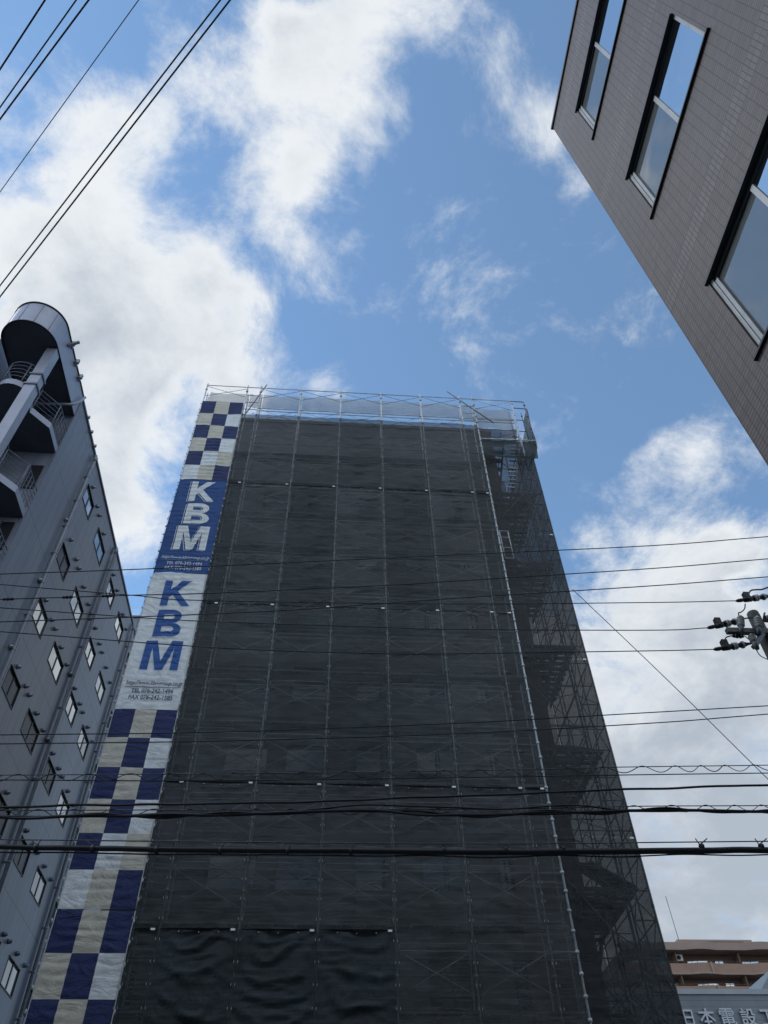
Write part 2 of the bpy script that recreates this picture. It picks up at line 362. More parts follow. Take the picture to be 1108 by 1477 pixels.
# scaffold frame
sc = empty('scaffold', (1.1, D, GZ), 'tube scaffold wrapping the tall tower behind dark nets and banners', 'scaffolding')
LV = [7.46+T*k for k in range(-5, 13)]        # frame joint levels
def post(x, y, z0, z1, mt, r=0.0243, coupl=True, st=0.46):
    b = MB(); b.tube([(x, y, z0), (x, y, z1)], r, 8)
    if coupl:
        z = z0+0.3
        while z < z1-0.1:
            b.tube([(x, y, z-.035), (x, y, z+.035)], r*1.75, 8); z += st
    return b.build('post', mt, sc)
for i, x in enumerate(PX):
    if i == 8: post(x, D-.05, GZ, TOP+.1, M['galvpale'], 0.030)
    else: post(x, D+.02, GZ, TOP+.12, M['galvdull'], 0.03, True, T)
    post(x, D2, GZ, TOP-.1, M['galvdull'], 0.0243, False)
for x in (PX[8]+BAY, XE):
    post(x, D+.02, 25.9 if x < 8.2 else 26.75, TOP-.15, M['galv' if x < 8.2 else 'darktube'], 0.026, True, 0.92)
    post(x, D2+.03, GZ, TOP-.1, M['darktube'], 0.0243, True, T)
    post(x, 21.7, GZ, TOP-.4, M['darktube'], 0.0243, False); post(x, SB-.1, GZ, 28.5, M['darktube'], 0.0243, False)
post(XS+.3, SB-.1, GZ, 28.5, M['darktube'], 0.0243, False)
for x, y in ((7.15, 21.7), (7.55, 22.9), (8.42, 20.8), (8.42, 22.9), (7.87, D2+.35)): post(x, y, GZ, 27.6, M['darktube'], 0.0243, False)
# ledgers per tier: outer and inner rows
for z in LV+[29.25, TOP]:
    if z < GZ+.3 or 26.5 < z < TOP-.5: continue
    for y, mt in ((D+.06, 'galvdull'), (D2-.02, 'darktube')):
        b = MB(); b.tube([(X0-.08, y, z+.93), (XS, y, z+.93)], 0.018, 6); 
        if z+.93 < TOP+.1: b.build('ledger', M[mt], sc)
b = MB(); b.tube([(X0-.05, D+.03, TOP), (XS+BAY+NAR-.02, D+.03, TOP-.06)], 0.021, 6); b.build('top_rail', M['galvdull'], sc)
for z in (28.33, 28.52):
    b = MB(); b.tube([(PX[2], D+.03, z), (XS+BAY, D+.03, z)], 0.022, 6); b.build('guard_rail', M['galvdull'], sc)
b = MB(); b.tube([(XS-.05, D-.02, 26.97), (XE+.08, D-.02, 27.0)], 0.026, 8); b.build('guard_rail', M['galv'], sc)
for z in (28.55, 29.45):
    b = MB(); b.tube([(XS, D2, z), (XE, D2, z)], 0.02, 6); b.build('guard_rail', M['darktube'], sc)
b = MB(); b.tube([(XS+BAY, D+.02, TOP-.08), (XE, D+.02, TOP-.1)], 0.022, 6); b.tube([(XS+BAY, D+.02, 29.55), (XE, D+.02, 29.52)], 0.022, 6); b.build('guard_rail', M['darktube'], sc)
# end frames across the narrow bays at the top, like short ladders
for xa, xb in ((PX[1], PX[2]), (PX[7], PX[8])):
    for z in (28.4, 28.95, 29.5):
        b = MB(); b.tube([(xa, D+.02, z), (xb, D+.02, z)], 0.02, 6); b.build('rung', M['galvdull'], sc)
# second inner tubes beside each post of the top lift (two rows seen edge on)
for x in PX[:9]:
    b = MB(); b.tube([(x+.05, D+.30, 27.9), (x+.02, D+.30, TOP-.25)], 0.022, 6); b.build('post', M['galvdull'], sc)
# cross braces and rounded hand rails, one pair for each bay and tier
nb = 0
for k, z in enumerate(LV+[29.3]):
    z0 = z; z1 = z+0.93
    if z0 < 1.0: continue
    for i in (2, 3, 4, 5, 6):
        xa, xb = PX[i]+.03, PX[i+1]-.03
        y = D+.045
        b = MB(); top = z1 if z < 29 else TOP-.06; bot = z0 if z < 29 else 29.38
        b.tube([(xa, y, top), (xb, y, bot)], 0.0125, 5); b.tube([(xa, y+.025, bot), (xb, y+.025, top)], 0.0125, 5); b.build('cross_brace', M['galv'], sc)
        if z < 27.5:
            b = MB(); c = .12; zt = z1+.16
            b.tube([(xa+.03, y, z1-.02), (xa+.03, y, zt-c), (xa+.06, y, zt-.03), (xa+c, y, zt), (xb-c, y, zt), (xb-.06, y, zt-.03), (xb-.03, y, zt-c), (xb-.03, y, z1-.02)], 0.014, 5); b.build('hand_rail', M['galv'], sc)
for xa, xb in ((PX[0], PX[1]), (PX[8], PX[8]+BAY)):
    b = MB(); b.tube([(xa, D+.05, TOP-.06), (xb, D+.05, 29.38)], 0.014, 5); b.tube([(xa, D+.08, 29.38), (xb, D+.08, TOP-.06)], 0.014, 5); b.build('cross_brace', M['galv'], sc)
b = MB(); b.tube([(XS, D2+.02, 28.4), (XS+BAY, D2+.02, 27.6)], 0.014, 5); b.tube([(XS, D2+.05, 27.6), (XS+BAY, D2+.05, 28.4)], 0.014, 5); b.build('cross_brace', M['galv'], sc)
# decks
for z in LV:
    if z < GZ or z > 27.4: continue
    b = MB()
    for y0 in (D+.12, D+.36):
        b.box(X0+.05, XS-.03, y0, y0+.22, z-.32, z-.27)
    for j in range(0, 22): b.box(X0+.05+j*.55, X0+.09+j*.55, D+.12, D+.58, z-.36, z-.322)
    b.build('deck', M['deck'], sc)
# stair bay: landings of planks on joists, flights between them
zl = [16.35-4.0*k for k in range(0, 5)]+[20.35, 24.35]
for z in zl:
    b = MB()
    for j in range(11): b.box(XS+.55, XE-.15, D2+.25+j*.3, D2+.25+j*.3+.17, z, z+.045)
    for x in (XS+.7, XS+1.15, XS+1.6, XS+2.05): b.box(x, x+.06, D2+.2, SB-.75, z-.16, z-.003)
    b.build('landing', M['darktube'], sc)
def flight(x0, x1, ya, za, yb, zb, n=9):
    b = MB()
    for x in (x0, x1): b.bar((x, ya, za), (x, yb, zb), 0.05, 0.16)
    for j in range(n):
        t = (j+.5)/n; y = ya+(yb-ya)*t; z = za+(zb-za)*t; b.box(x0, x1, y-.11, y+.11, z-.015, z+.015)
    for x in (x0, x1): b.tube([(x, ya, za+.9), (x, yb, zb+.9)], 0.017, 5)
    return b.build('stair_flight', M['darktube'], sc)
for z in zl:
    flight(XS+1.55, XS+2.2, D2+.35, z+.05, SB-1.1, z+2.0); flight(XS+.75, XS+1.4, SB-1.1, z+2.0, D2+.35, z+3.95)
# stair-bay framing: horizontals, side braces
for k in range(18):
    z = -0.5+k*1.6
    b = MB(); b.tube([(XS+.75, D2+.12, z+.75), (XE, D2+.12, z+.75)], 0.018, 5); b.tube([(XE-.03, D2, z+.8), (XE-.03, SB, z+.8)], 0.018, 5); b.tube([(XS+1.1, 21.7, z+.3), (XE, 21.7, z+.3)], 0.018, 5); b.build('transom', M['darktube'], sc)
    b = MB(); b.tube([(XS+BAY, D2+.05, z), (XE, D2+.05, z)], 0.02, 5); b.tube([(XE-.02, D2, z), (XE-.02, SB, z)], 0.02, 5); b.tube([(XS+BAY, D2, z+.5), (XS+BAY, SB, z+.5)], 0.018, 5); b.build('transom', M['darktube'], sc)
    b = MB(); ya, yb = (D2, 21.7) if k % 2 else (21.7, D2)
    b.tube([(XE-.04, ya, z), (XE-.04, yb, z+1.6)], 0.016, 5); b.tube([(XS+BAY+.04, D2+.08, z if k % 2 else z+1.6), (XE-.04, D2+.08, z+1.6 if k % 2 else z)], 0.016, 5); b.tube([(XE-.04, 21.7, z), (XE-.04, SB, z+1.6)], 0.016, 5); b.build('side_brace', M['darktube'], sc)
for k in range(0, 9):
    z = 0.2+k*3.1
    b = MB(); s = 1 if k % 2 else -1
    b.tube([(XS+.1, D2+.06, z+1.3-s*1.1), (XS+BAY-.1, D2+.06, z+1.3+s*1.1)], 0.015, 5); b.build('face_brace', M['galvdull'], sc)
# bars at the bay top drawn in place of the sky-lit stair gaps
b = MB()
for j in range(15):
    t = j/14; x = XS+1.65-t*.75; z = 27.9-t*3.6; b.box(x, x+.34, D2-.13, D2-.1, z, z+.06)
b.tube([(XS+2.0, D2-.12, 28.3), (XS+1.3, D2-.12, 24.3)], 0.014, 5)
b.build('ladder', M['deck'], sc)
# loose tubes lashed across the top
b = MB(); b.tube([at(385, 555, D-.08), at(355, 596, D-.08)], 0.024, 6); b.build('raker_tube', M['darktube'], sc)
b = MB(); b.tube([at(645, 565, D-.08), at(712, 610, D-.08)], 0.026, 6); b.build('raker_tube', M['darktube'], sc)
b = MB(); b.tube([at(740, 598, D-.06), at(753, 645, D-.06)], 0.034, 6); b.build('raker_tube', M['galvdull'], sc)
# pale ladder frame clipped right of the corner tube
b = MB()
for dx in (0.10, .42): b.tube([(XS+dx, D-.05, 19.6), (XS+dx-.03, D-.05, 21.05)], 0.017, 5)
for z in (19.6, 20.15, 20.7, 21.05): b.tube([(XS+.1, D-.05, z), (XS+.41, D-.05, z)], 0.015, 5)
b.build('ladder', M['galvpale'], sc)

# ------------------------------------------------------------------ safety nets (each sheet a thing)
def ridge(t):
    """a soft cloth with narrow pleats: sharp on one side, rounded on the other"""
    f = t-math.floor(t); return (math.exp(-((f-.5)/.11)**2)-.45*math.exp(-((f-.72)/.16)**2))
def net_disp(u, v, w, h, A, sw, seed):
    s = math.sin(PI*min(1, max(0, u)))
    n = noise.noise(Vector((u*2.1+seed, v*0.9, seed*3.7)))
    n2 = noise.noise(Vector((u*3+seed*2, v*1.7+u*2, 9.1)))
    n3 = noise.noise(Vector((u*1.3+seed, v*3.1, 4.4)))
    ph = v/.62-sw*2.2*4*u*(1-u)+1.1*n
    d = A*(.25+.75*s)*(ridge(ph)*(.55+.9*n2)+.5*ridge(v/.27+2*n+.6*n2)*max(0, .2+1.6*n3))
    # diagonal gathers at the corners where the sheet is tied
    for cu in (0, 1):
        du = abs(u-cu)*w
        for cv in (0, h):
            dv = abs(v-cv); r = math.hypot(du, dv)
            if r < 1.1 and r > 1e-4: d += .028*math.exp(-r/.45)*math.sin(math.atan2(dv, du)*9+seed)*min(1, r/.15)
    return -d-0.015*s
def net_sheet(name, xa, xb, za, zb, y, mt, A, sw, label, group, tags=True, nx=16, nz=None, seed=None, lace=True, scal=0.05):
    nz = nz or max(10, int((zb-za)/(.055 if A > .05 else .085))); seed = rnd.random()*50 if seed is None else seed
    e = empty(name, ((xa+xb)/2, y, za), label, 'net', group)
    b = MB(); w = xb-xa; h = zb-za
    for j in range(nz+1):
        for i in range(nx+1):
            u = i/nx; v = h*(1-j/nz)
            zz = za+h*j/nz - (scal*4*u*(1-u) if j == nz else 0)
            b.v.append((xa+w*u, y+net_disp(u, v, w, h, A, sw, seed), zz))
    for j in range(nz):
        for i in range(nx):
            a = j*(nx+1)+i; b.f.append((a, a+1, a+nx+2, a+nx+1)); b.mi.append(0); b.sm.append(True)
    b.build('mesh_cloth', mt, e)
    if lace:
        zs_ = []; z = za+.2
        while z < zb-.1:
            xx = xa+.0+rnd.uniform(-.015, .015)
            zs_.append((xx, z)); z += .46
        for dx in (-.045, .04):
            P = []; R = []
            for xx, z in zs_:
                for dz, r in ((-.03, .0025), (-.013, .0062), (.013, .0062), (.03, .0025)): P.append((xx+dx, y-.045, z+dz)); R.append(r)
            c = MB(); c.tube(P, R, 5); c.mi = [1 if (i//5) % 4 == 3 else 0 for i in range(len(c.f))]; c.build('tie_row', [M['tie'], M['wire']], e)  # separate ties, strung as beads on one thin linking tube
        if w > 1:
            for k in range(1, 4):
                c = MB(); c.ball((xa+w*k/4, y-.03, zb-.04-scal*4*(k/4)*(1-k/4)), .016); c.build('eyelet', M['tie'], e)
    if tags:
        c = MB(); c.box(xb-.18, xb-.08, y-.07, y-.045, zb-.06, zb-.015); c.build('tag', M['tag'], e)
    return e
colname = ['narrow first strip beside the banners', 'second column from the banners', 'third column from the banners', 'fourth column from the banners',
           'fifth column from the banners', 'sixth column from the banners', 'narrow last strip beside the pale corner tube']
rowname = ['top row', 'second row from the top', 'third row from the top', 'fourth row from the top', 'bottom row']
rows = [(23.21, 27.95), (16.97, 23.21), (10.64, 16.97), (6.97, 10.64), (GZ+.3, 6.97)]
YN = D-.05
for ci in range(7):
    xa, xb = PX[ci+1], PX[ci+2]
    for ri, (za, zb) in enumerate(rows):
        nar = ci in (0, 6)
        if ri == 3 and ci in (4, 5, 6): za = GZ+.3
        if ri == 4 and ci in (4, 5, 6): continue
        sag = ri == 4 and ci in (1, 2, 3)
        A = .115 if sag else (.055 if ri in (0, 1) else .045)
        if nar: A *= .5
        look = 'heavily creased dark net sheet, ' if sag else 'dark net sheet, '
        lab = look + rowname[ri] + ', ' + colname[ci]
        if ri == 3 and za < 0: lab = 'long dark net sheet hanging to the ground, ' + colname[ci]
        yy = YN-(.012 if (ci % 2) else 0)
        net_sheet('safety_net', xa+.004, xb-.004, za+.004, zb-.004, yy, M['netdense'] if sag else M[('net', 'netb', 'net', 'netc')[(ci*5+ri*3+ci*ri) % 4]], A, .55 if sag else .18, lab, 'dark nets over the scaffold front', True, 8 if nar else 18)
# stair bay front, set back on the inner row
srows = [(21.6, 26.6), (15.6, 21.6), (9.6, 15.6), (GZ+.3, 9.6)]
sn = ['topmost', 'second from the top', 'third from the top', 'lowest']
for (za, zb), nm in zip(srows, sn):
    net_sheet('safety_net', XS+.01, XE, za+.004, zb-.004, D2-.03, M['netside'], .03, .1, 'see-through dark net on the set-back stair bay, '+nm, 'dark nets over the stair bay', True, 20, scal=0)
# end and back nets
def side_net(name, fn, nu, nv, mt, label, group):
    b = MB()
    for j in range(nv+1):
        for i in range(nu+1): b.v.append(fn(i/nu, j/nv))
    for j in range(nv):
        for i in range(nu): a = j*(nu+1)+i; b.f.append((a, a+1, a+nu+2, a+nu+1)); b.mi.append(0); b.sm.append(True)
    return tag(b.build(name, mt), label, 'net', group)
side_net('safety_net', lambda u, v: (XE+.03+.03*math.sin(v*40+u*3)*math.sin(PI*u), D2+u*(SB-D2), GZ+.3+v*(28.6-GZ)), 10, 120, M['netside'], 'dark end net along the right edge of the scaffold', 'dark nets over the stair bay')
side_net('safety_net', lambda u, v: (7.12+u*(XE-7.12), SB+.03*math.sin(v*30+u*5), GZ+.3+v*(30.0-GZ)), 10, 60, M['netside'], 'dark back net behind the scaffold stairs', 'dark nets over the stair bay')
side_net('safety_net', lambda u, v: (XE+.05+.02*math.sin(v*9), D-.03+u*(D2+.2-D), 26.5+v*(29.55-26.5)), 6, 20, M['netdense'], 'dark collar net at the top right scaffold corner', 'dark nets at the scaffold top')
def fold(u, v, s): return .06*noise.noise(Vector((u*3+s, v*2, s)))+.05*math.sin(v*9+2*u)*math.sin(PI*u)
side_net('safety_net', lambda u, v: (XS+.03+u*(BAY-.05), D2-.05+fold(u, v, 2)-.35*math.sin(PI*v), 27.5+v*.98-.1*math.sin(PI*u)*(1-v)), 16, 14, M['netgrey'], 'grey-brown gathered net under the top rails right of the corner tube', 'grey nets at the scaffold top')
side_net('safety_net', lambda u, v: (XS+.02+u*(XE-XS+.02), D+.04+fold(u, v, 5)*.5+.16*(1-v)**3, 26.0+v*.95), 20, 18, M['netdense'], 'blackish folded net below the gathered grey net', 'dark nets at the scaffold top')
for i in list(range(0, 8))+[8]:
    if i == 1 or i == 7: pass
    xa, xb = (PX[i], PX[i+1]) if i < 8 else (PX[8], PX[8]+BAY)
    s = rnd.random()*20
    lab = ('pale guard net above the chequered banner' if i == 0 else 'pale guard net over the stair bay' if i == 8 else
           'pale narrow guard net beside the banner column' if i == 1 else 'pale narrow guard net beside the corner tube' if i == 7 else
           'pale guard net at roof level, %s bay right of the banners' % ['first', 'second', 'third', 'fourth', 'fifth'][i-2])
    lo = 29.55 if i == 0 else 29.30
    if i == 8: lo = 28.6
    side_net('guard_net', lambda u, v: (xa+.06+u*(xb-xa-.03), D2-.06+.03*noise.noise(Vector((u*3+s, v*2, s)))*2, lo+v*(30.42-lo)-.07*math.sin(PI*u)*v-(.25 if i == 8 else 0)*v), 12, 8, M['netlight'], lab, 'pale guard nets along the scaffold top')

# ------------------------------------------------------------------ banner sheets
YB = D-.09
def bd(x, z):
    u = min(1, max(0, (x-X0)/BAY)); s_ = math.sin(PI*u)
    n = noise.noise(Vector((x*1.1, z*.7, 3))); n2 = noise.noise(Vector((x*2.2, z*1.6, 7)))
    f = (z-1.86)/.4575; e = abs(f-round(f))*.4575          # tied to a ledger every 0.46 m
    d = .034*s_*(.6+n)*math.sin(PI*min(1, e/.23))+.028*n2+.016*(.4+.6*s_)*(.5+n)*ridge(z/.31+.9*u*(1 if n2 > 0 else -1)+1.5*n)
    return -d
def banner_grid(e, za, zb, cells, mats):
    """cells(i, j): material index of column i and row j (from the top)"""
    b = MB(); nx = 42; nr = len(cells); per = max(20, int((zb-za)/nr/.036)); nz = nr*per
    for j in range(nz+1):
        for i in range(nx+1):
            x = X0+.02+(BAY-.03)*i/nx; z = zb+(za-zb)*j/nz; b.v.append((x, YB+bd(x, z), z))
    for j in range(nz):
        for i in range(nx):
            a = j*(nx+1)+i; b.f.append((a, a+nx+1, a+nx+2, a+1)); b.sm.append(True); b.mi.append(cells[j//per][i*len(cells[0])//nx])
    return b.build('cloth', mats, e)
def hem(e, za, zb, mt):
    for x in (X0+.018, X0+BAY-.012):
        b = MB(); b.tube([(x, YB-.012+bd(x, za+(zb-za)*k/24), za+(zb-za)*k/24) for k in range(25)], .012, 5); b.build('hem', mt, e)
    for x, r0 in ((X0-.02, .028), (X0+BAY+.01, .02)):
        P = []; R = []
        for k in range(12):
            z = za+(k+.5)*(zb-za)/12
            for dz, r in ((-.05, .004), (-.02, r0), (.02, r0), (.05, .004)): P.append((x, YB-.01, z+dz)); R.append(r)
        b = MB(); b.tube(P, R, 6); b.mi = [1 if (i//6) % 4 == 3 else 0 for i in range(len(b.f))]; b.build('tie_row', [M['tie'], M['wire']], e)  # edge ties linked into one mesh by a thin tube
CH = [[0, 1, 0], [1, 0, 2], [0, 1, 0], [1, 0, 2], [0, 2, 1], [2, 1, 0]]
def glyph(ch):
    """heavy grotesque capitals in a unit box"""
    if ch == 'K': return [[(0, 0), (.25, 0), (.25, .31), (.25, .63), (.25, 1), (0, 1)], [(.25, .63), (.49, .575), (.93, 1), (.61, 1)], [(.345, .415), (.71, 0), (1, 0), (.49, .575)], [(.25, .31), (.345, .415), (.49, .575), (.25, .63)]]
    if ch == 'M': return [[(0, 0), (.205, 0), (.205, .74), (.40, 0), (.60, 0), (.795, .74), (.795, 0), (1, 0), (1, 1), (.70, 1), (.50, .30), (.30, 1), (0, 1)]]
    o = [[(0, 0), (.27, 0), (.27, 1), (0, 1)]]
    def arc_(cx, cy, rx, ry, n=10): return [(cx+rx*math.sin(PI*k/n), cy+ry*math.cos(PI*k/n)) for k in range(n+1)]
    for a, c in (([(.27, 1)]+arc_(.60, .755, .33, .245)+[(.27, .51)], [(.27, .825)]+arc_(.56, .735, .12, .09)+[(.27, .645)]),
                 ([(.27, .51)]+arc_(.64, .255, .36, .255)+[(.27, 0)], [(.27, .375)]+arc_(.60, .275, .13, .10)+[(.27, .175)])):
        for k in range(len(a)-1): o.append([a[k], c[k], c[k+1], a[k+1]])
    return o
def letters(e, name, s, x0, x1, z0, z1, mt, lift, offset=0.0, shear=0.0, dx=0, dz=0, grow=0.0):
    if len(s) == 1:
        vs = []; fs = []
        for pl in glyph(s): fs.append(tuple(range(len(vs), len(vs)+len(pl)))); vs += pl
    else: vs, fs = text2d(s, offset, shear)
    ax = min(v[0] for v in vs); bx = max(v[0] for v in vs); ay = min(v[1] for v in vs); by = max(v[1] for v in vs)
    bm = bmesh.new()
    bv = [bm.verts.new((x0-grow+(v[0]-ax)/(bx-ax)*(x1-x0+2*grow)+dx, 0, z0-grow+(v[1]-ay)/(by-ay)*(z1-z0+2*grow)+dz)) for v in vs]
    for f in fs:
        try: bm.faces.new([bv[i] for i in f])
        except ValueError: pass
    if len(s) == 1: bmesh.ops.triangulate(bm, faces=bm.faces[:])
    step = .036 if (z1-z0) > .4 else .036
    z = math.floor(z0/step)*step
    while z < z1+.2:
        bmesh.ops.bisect_plane(bm, geom=bm.verts[:]+bm.edges[:]+bm.faces[:], plane_co=(0, 0, z), plane_no=(0, 0, 1)); z += step
    x = math.floor(x0/.044)*.044
    while x < x1+.1:
        bmesh.ops.bisect_plane(bm, geom=bm.verts[:]+bm.edges[:]+bm.faces[:], plane_co=(x, 0, 0), plane_no=(1, 0, 0)); x += .044
    for v in bm.verts: v.co.y = YB+bd(v.co.x, v.co.z)-lift-.004
    bmesh.ops.recalc_face_normals(bm, faces=bm.faces)
    me = bpy.data.meshes.new(name); bm.to_mesh(me); bm.free(); me.materials.append(mt)
    o = bpy.data.objects.new(name, me); COL.objects.link(o); o.parent = e; o.location = -Vector(e.location); return o
def chk(za, zb, label, extra):
    e = empty('chequered_banner', (X0+BAY/2, YB, za), label, 'banner', 'banner sheets down the left scaffold bay')
    banner_grid(e, za, zb, extra, [M['navy'], M['beige'], M['white']]); hem(e, za, zb, M['tie']); return e
chk(23.24, 28.70, 'chequered navy, beige and white banner sheet at the scaffold top', CH)
chk(7.36, 12.80, 'chequered navy, beige and white sheet directly below the white banner', CH)
chk(1.86, 7.33, 'chequered navy, beige and white sheet lowest down the scaffold', CH)
eb = empty('blue_banner', (X0+BAY/2, YB, 18.25), 'royal blue banner sheet with white KBM letters', 'banner', 'banner sheets down the left scaffold bay')
banner_grid(eb, 18.22, 23.22, [[0]], [M['blue']]); hem(eb, 18.22, 23.22, M['bluink'])
ew = empty('white_banner', (X0+BAY/2, YB, 12.83), 'white banner sheet with blue KBM letters', 'banner', 'banner sheets down the left scaffold bay')
banner_grid(ew, 12.82, 18.20, [[0]], [M['white']]); hem(ew, 12.82, 18.20, M['tie'])
for s, x0, x1, z0, z1 in (('K', -5.65, -4.69, 16.75, 17.86), ('B', -5.63, -4.80, 15.46, 16.56), ('M', -5.75, -4.62, 14.19, 15.30)):
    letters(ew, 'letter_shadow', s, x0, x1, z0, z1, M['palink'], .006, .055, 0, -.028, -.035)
    letters(ew, 'letter', s, x0, x1, z0, z1, M['bluink'], .010, .055)
letters(ew, 'web_address', 'http://www.kbmgroup.co.jp', -6.02, -4.38, 13.60, 13.80, M['greyink'], .007, .012, .25)
letters(ew, 'phone_line', 'TEL 076-242-1494', -5.81, -4.60, 13.36, 13.53, M['greyink'], .007, .018)
letters(ew, 'fax_line', 'FAX 076-242-1585', -5.83, -4.58, 13.13, 13.30, M['greyink'], .007, .018)
b = MB(); b.tube([(x, YB+bd(x, 13.575)-.014, 13.575) for x in [-6.02+k*.06 for k in range(28)]], .007, 4); b.build('underline', M['greyink'], ew)
for s, x0, x1, z0, z1 in (('K', -5.64, -4.68, 21.97, 23.10), ('B', -5.60, -4.71, 20.70, 21.82), ('M', -5.72, -4.59, 19.34, 20.56)):
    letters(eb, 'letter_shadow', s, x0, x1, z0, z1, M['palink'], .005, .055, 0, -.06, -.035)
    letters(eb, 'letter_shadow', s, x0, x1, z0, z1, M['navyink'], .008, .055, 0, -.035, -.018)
    letters(eb, 'letter', s, x0, x1, z0, z1, M['white'], .012, .055)
letters(eb, 'web_address', 'http://www.kbmgroup.co.jp', -6.02, -4.38, 18.85, 19.05, M['palink'], .007, .012, .25)
letters(eb, 'phone_line', 'TEL 076-242-1494', -5.80, -4.59, 18.60, 18.77, M['palink'], .007, .018)
letters(eb, 'fax_line', 'FAX 076-242-1585', -5.81, -4.58, 18.37, 18.54, M['palink'], .007, .018)
b = MB(); b.tube([(x, YB+bd(x, 18.83)-.014, 18.83) for x in [-6.02+k*.06 for k in range(28)]], .006, 4); b.build('underline', M['palink'], eb)

# ------------------------------------------------------------------ left grey building
XL = -10.0; HL = 25.15; YC = 17.1; YEND = 32.5
lb = empty('grey_building', (-14, 24, GZ), 'grey metal-clad building with balconies and a rounded rooftop canopy', 'building')
wh = [23.9, 20.53, 17.83, 15.0, 12.12, 9.26, 6.4, 3.55]
wc = [(20.22, 21.48), (22.60, 24.13), (25.62, 26.9), (27.93, 29.36), (30.96, 32.2)]
ho = [(a, c, h-.86, h) for h in wh for a, c in wc]
b = MB()
holed(b, lambda u, v: (XL, u, v), YC, YEND, GZ, HL, ho)
for a, c, z0, z1 in ho:
    q = XL-.07
    b.face([(XL, a, z0), (XL, a, z1), (q, a, z1), (q, a, z0)]); b.face([(XL, c, z0), (q, c, z0), (q, c, z1), (XL, c, z1)])
    b.face([(XL, a, z1), (XL, c, z1), (q, c, z1), (q, a, z1)]); b.face([(XL, a, z0), (q, a, z0), (q, c, z0), (XL, c, z0)])
b.face([(-22, YEND, GZ), (XL, YEND, GZ), (XL, YEND, HL), (-22, YEND, HL)])
b.face([(-22, YC, HL), (XL, YC, HL), (XL, YEND, HL), (-22, YEND, HL)])
b.build('side_wall', M['wallL'], lb)
b = MB(); b.face([(-22, YC, GZ), (XL, YC, GZ), (XL, YC, HL), (-22, YC, HL)]); b.build('front_wall', M['wallLf'], lb)
dim = {(0, 1), (0, 3), (0, 4), (0, 5), (1, 3), (1, 4), (2, 3), (2, 4), (2, 5), (1, 6), (0, 6)}  # windows whose panes get the painted dark reflection
for hi, h in enumerate(wh):
    for ci, (a, c) in enumerate(wc):
        z0 = h-.86; q = XL-.035
        b = MB(); t = .035
        b.box(q-.03, XL+.012, a+.002, a+t, z0+.002, h-.002); b.box(q-.03, XL+.008, c-t, c-.002, z0+.002, h-.002)
        b.box(q-.03, XL+.02, a+t, c-t, z0+.002, z0+t); b.box(q-.03, XL+.03, a+t, c-t, h-t, h-.002)
        b.box(q-.02, q+.02, (a+c)/2-.035, (a+c)/2+.035, z0+t, h-t)
        w = b.build('window', M['frameD'], lb)
        for y0, y1 in ((a+t, (a+c)/2-.035), ((a+c)/2+.035, c-t)):
            p = MB(); p.box(q-.012, q, y0+.001, y1-.001, z0+t+.001, h-t-.001)
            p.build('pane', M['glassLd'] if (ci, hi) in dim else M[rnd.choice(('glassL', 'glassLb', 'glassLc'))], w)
for yv, hi0 in ((19.63, 1), (20.66, 0), (21.7, 0), (22.2, 0), (23.26, 0), (24.3, 1), (24.86, 1), (25.8, 0), (26.84, 0), (27.43, 1), (28.5, 0), (29.6, 0)):
    for hi, h in enumerate(wh):
        if hi < hi0 or hi > 6: continue
        z = h+.28 if hi == 0 else h+.55 if hi == 1 else h+.22
        b = MB(); b.lathe((XL+.001, yv, z), (1, 0, 0), [(0, .075), (.05, .075), (.09, .066), (.13, .045), (.15, .015)], 10); b.build('vent_hood', M['ventm'], lb)
for y in (19.75, 25.0, 30.35):
    b = MB(); b.tube([(XL+.12, y, GZ), (XL+.12, y, HL-.25), (XL+.08, y, HL-.05)], .06, 8)
    z = 1.0
    while z < HL-.5: b.box(XL-.02, XL+.05, y-.05, y+.05, z-.02, z+.02); b.tube([(XL+.12, y, z-.03), (XL+.12, y, z+.03)], .07, 8); z += 1.42
    b.tube([(XL+.12, y, HL-.42), (XL+.12, y, HL-.22)], .09, 8); b.build('drainpipe', M['pipeL'], lb)
    b = MB(); b.tube([(XL+.10, y+.2, GZ), (XL+.10, y+.2, HL-.6)], .025, 6); b.build('conduit', M['pipeL'], lb)
b = MB(); b.box(XL-.12, XL+.05, YC, YEND+.05, HL+.003, HL+.10); b.build('coping', M['trimL'], lb)
b = MB(); b.box(XL-.02, XL+.03, YC-.03, YC+.03, GZ, HL); b.build('corner_trim', M['trimL'], lb)
for y in (17.9, 18.6, 19.3): 
    b = MB(); b.box(XL+.02, XL+.14, y-.02, y+.06, HL-.02, HL+.10); b.build('bracket', M['ventm'], lb)
# rounded canopy over the front stairs
CXc, CYc, CRr = -10.93, 14.13, 0.93
ZF, ZT = 24.04, 25.35
def arc(r, n=28, cx=CXc, cy=CYc): return [(cx+r*math.cos(-PI*k/n), cy+r*math.sin(-PI*k/n)) for k in range(n+1)]
out = [(XL, YC-.002)]+arc(CRr)+[(CXc-CRr, YC-.002)]
b = MB()
for i in range(len(out)-1):
    (xa, ya), (xb, yb) = out[i], out[i+1]
    b.face([(xa, ya, ZF), (xa, ya, ZT), (xb, yb, ZT), (xb, yb, ZF)], 0, False)
b.face([(x, y, ZT) for x, y in out][::-1]); cn = b.build('canopy', M['canopy'], lb)
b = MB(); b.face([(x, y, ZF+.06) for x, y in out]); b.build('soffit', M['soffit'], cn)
b = MB(); b.tube([(x, y, ZT) for x, y in out], .045, 6); b.build('rim', M['frameD'], cn)
b = MB(); b.tube([(x, y, ZF) for x, y in out], .03, 6); b.build('lower_rim', M['frameD'], cn)
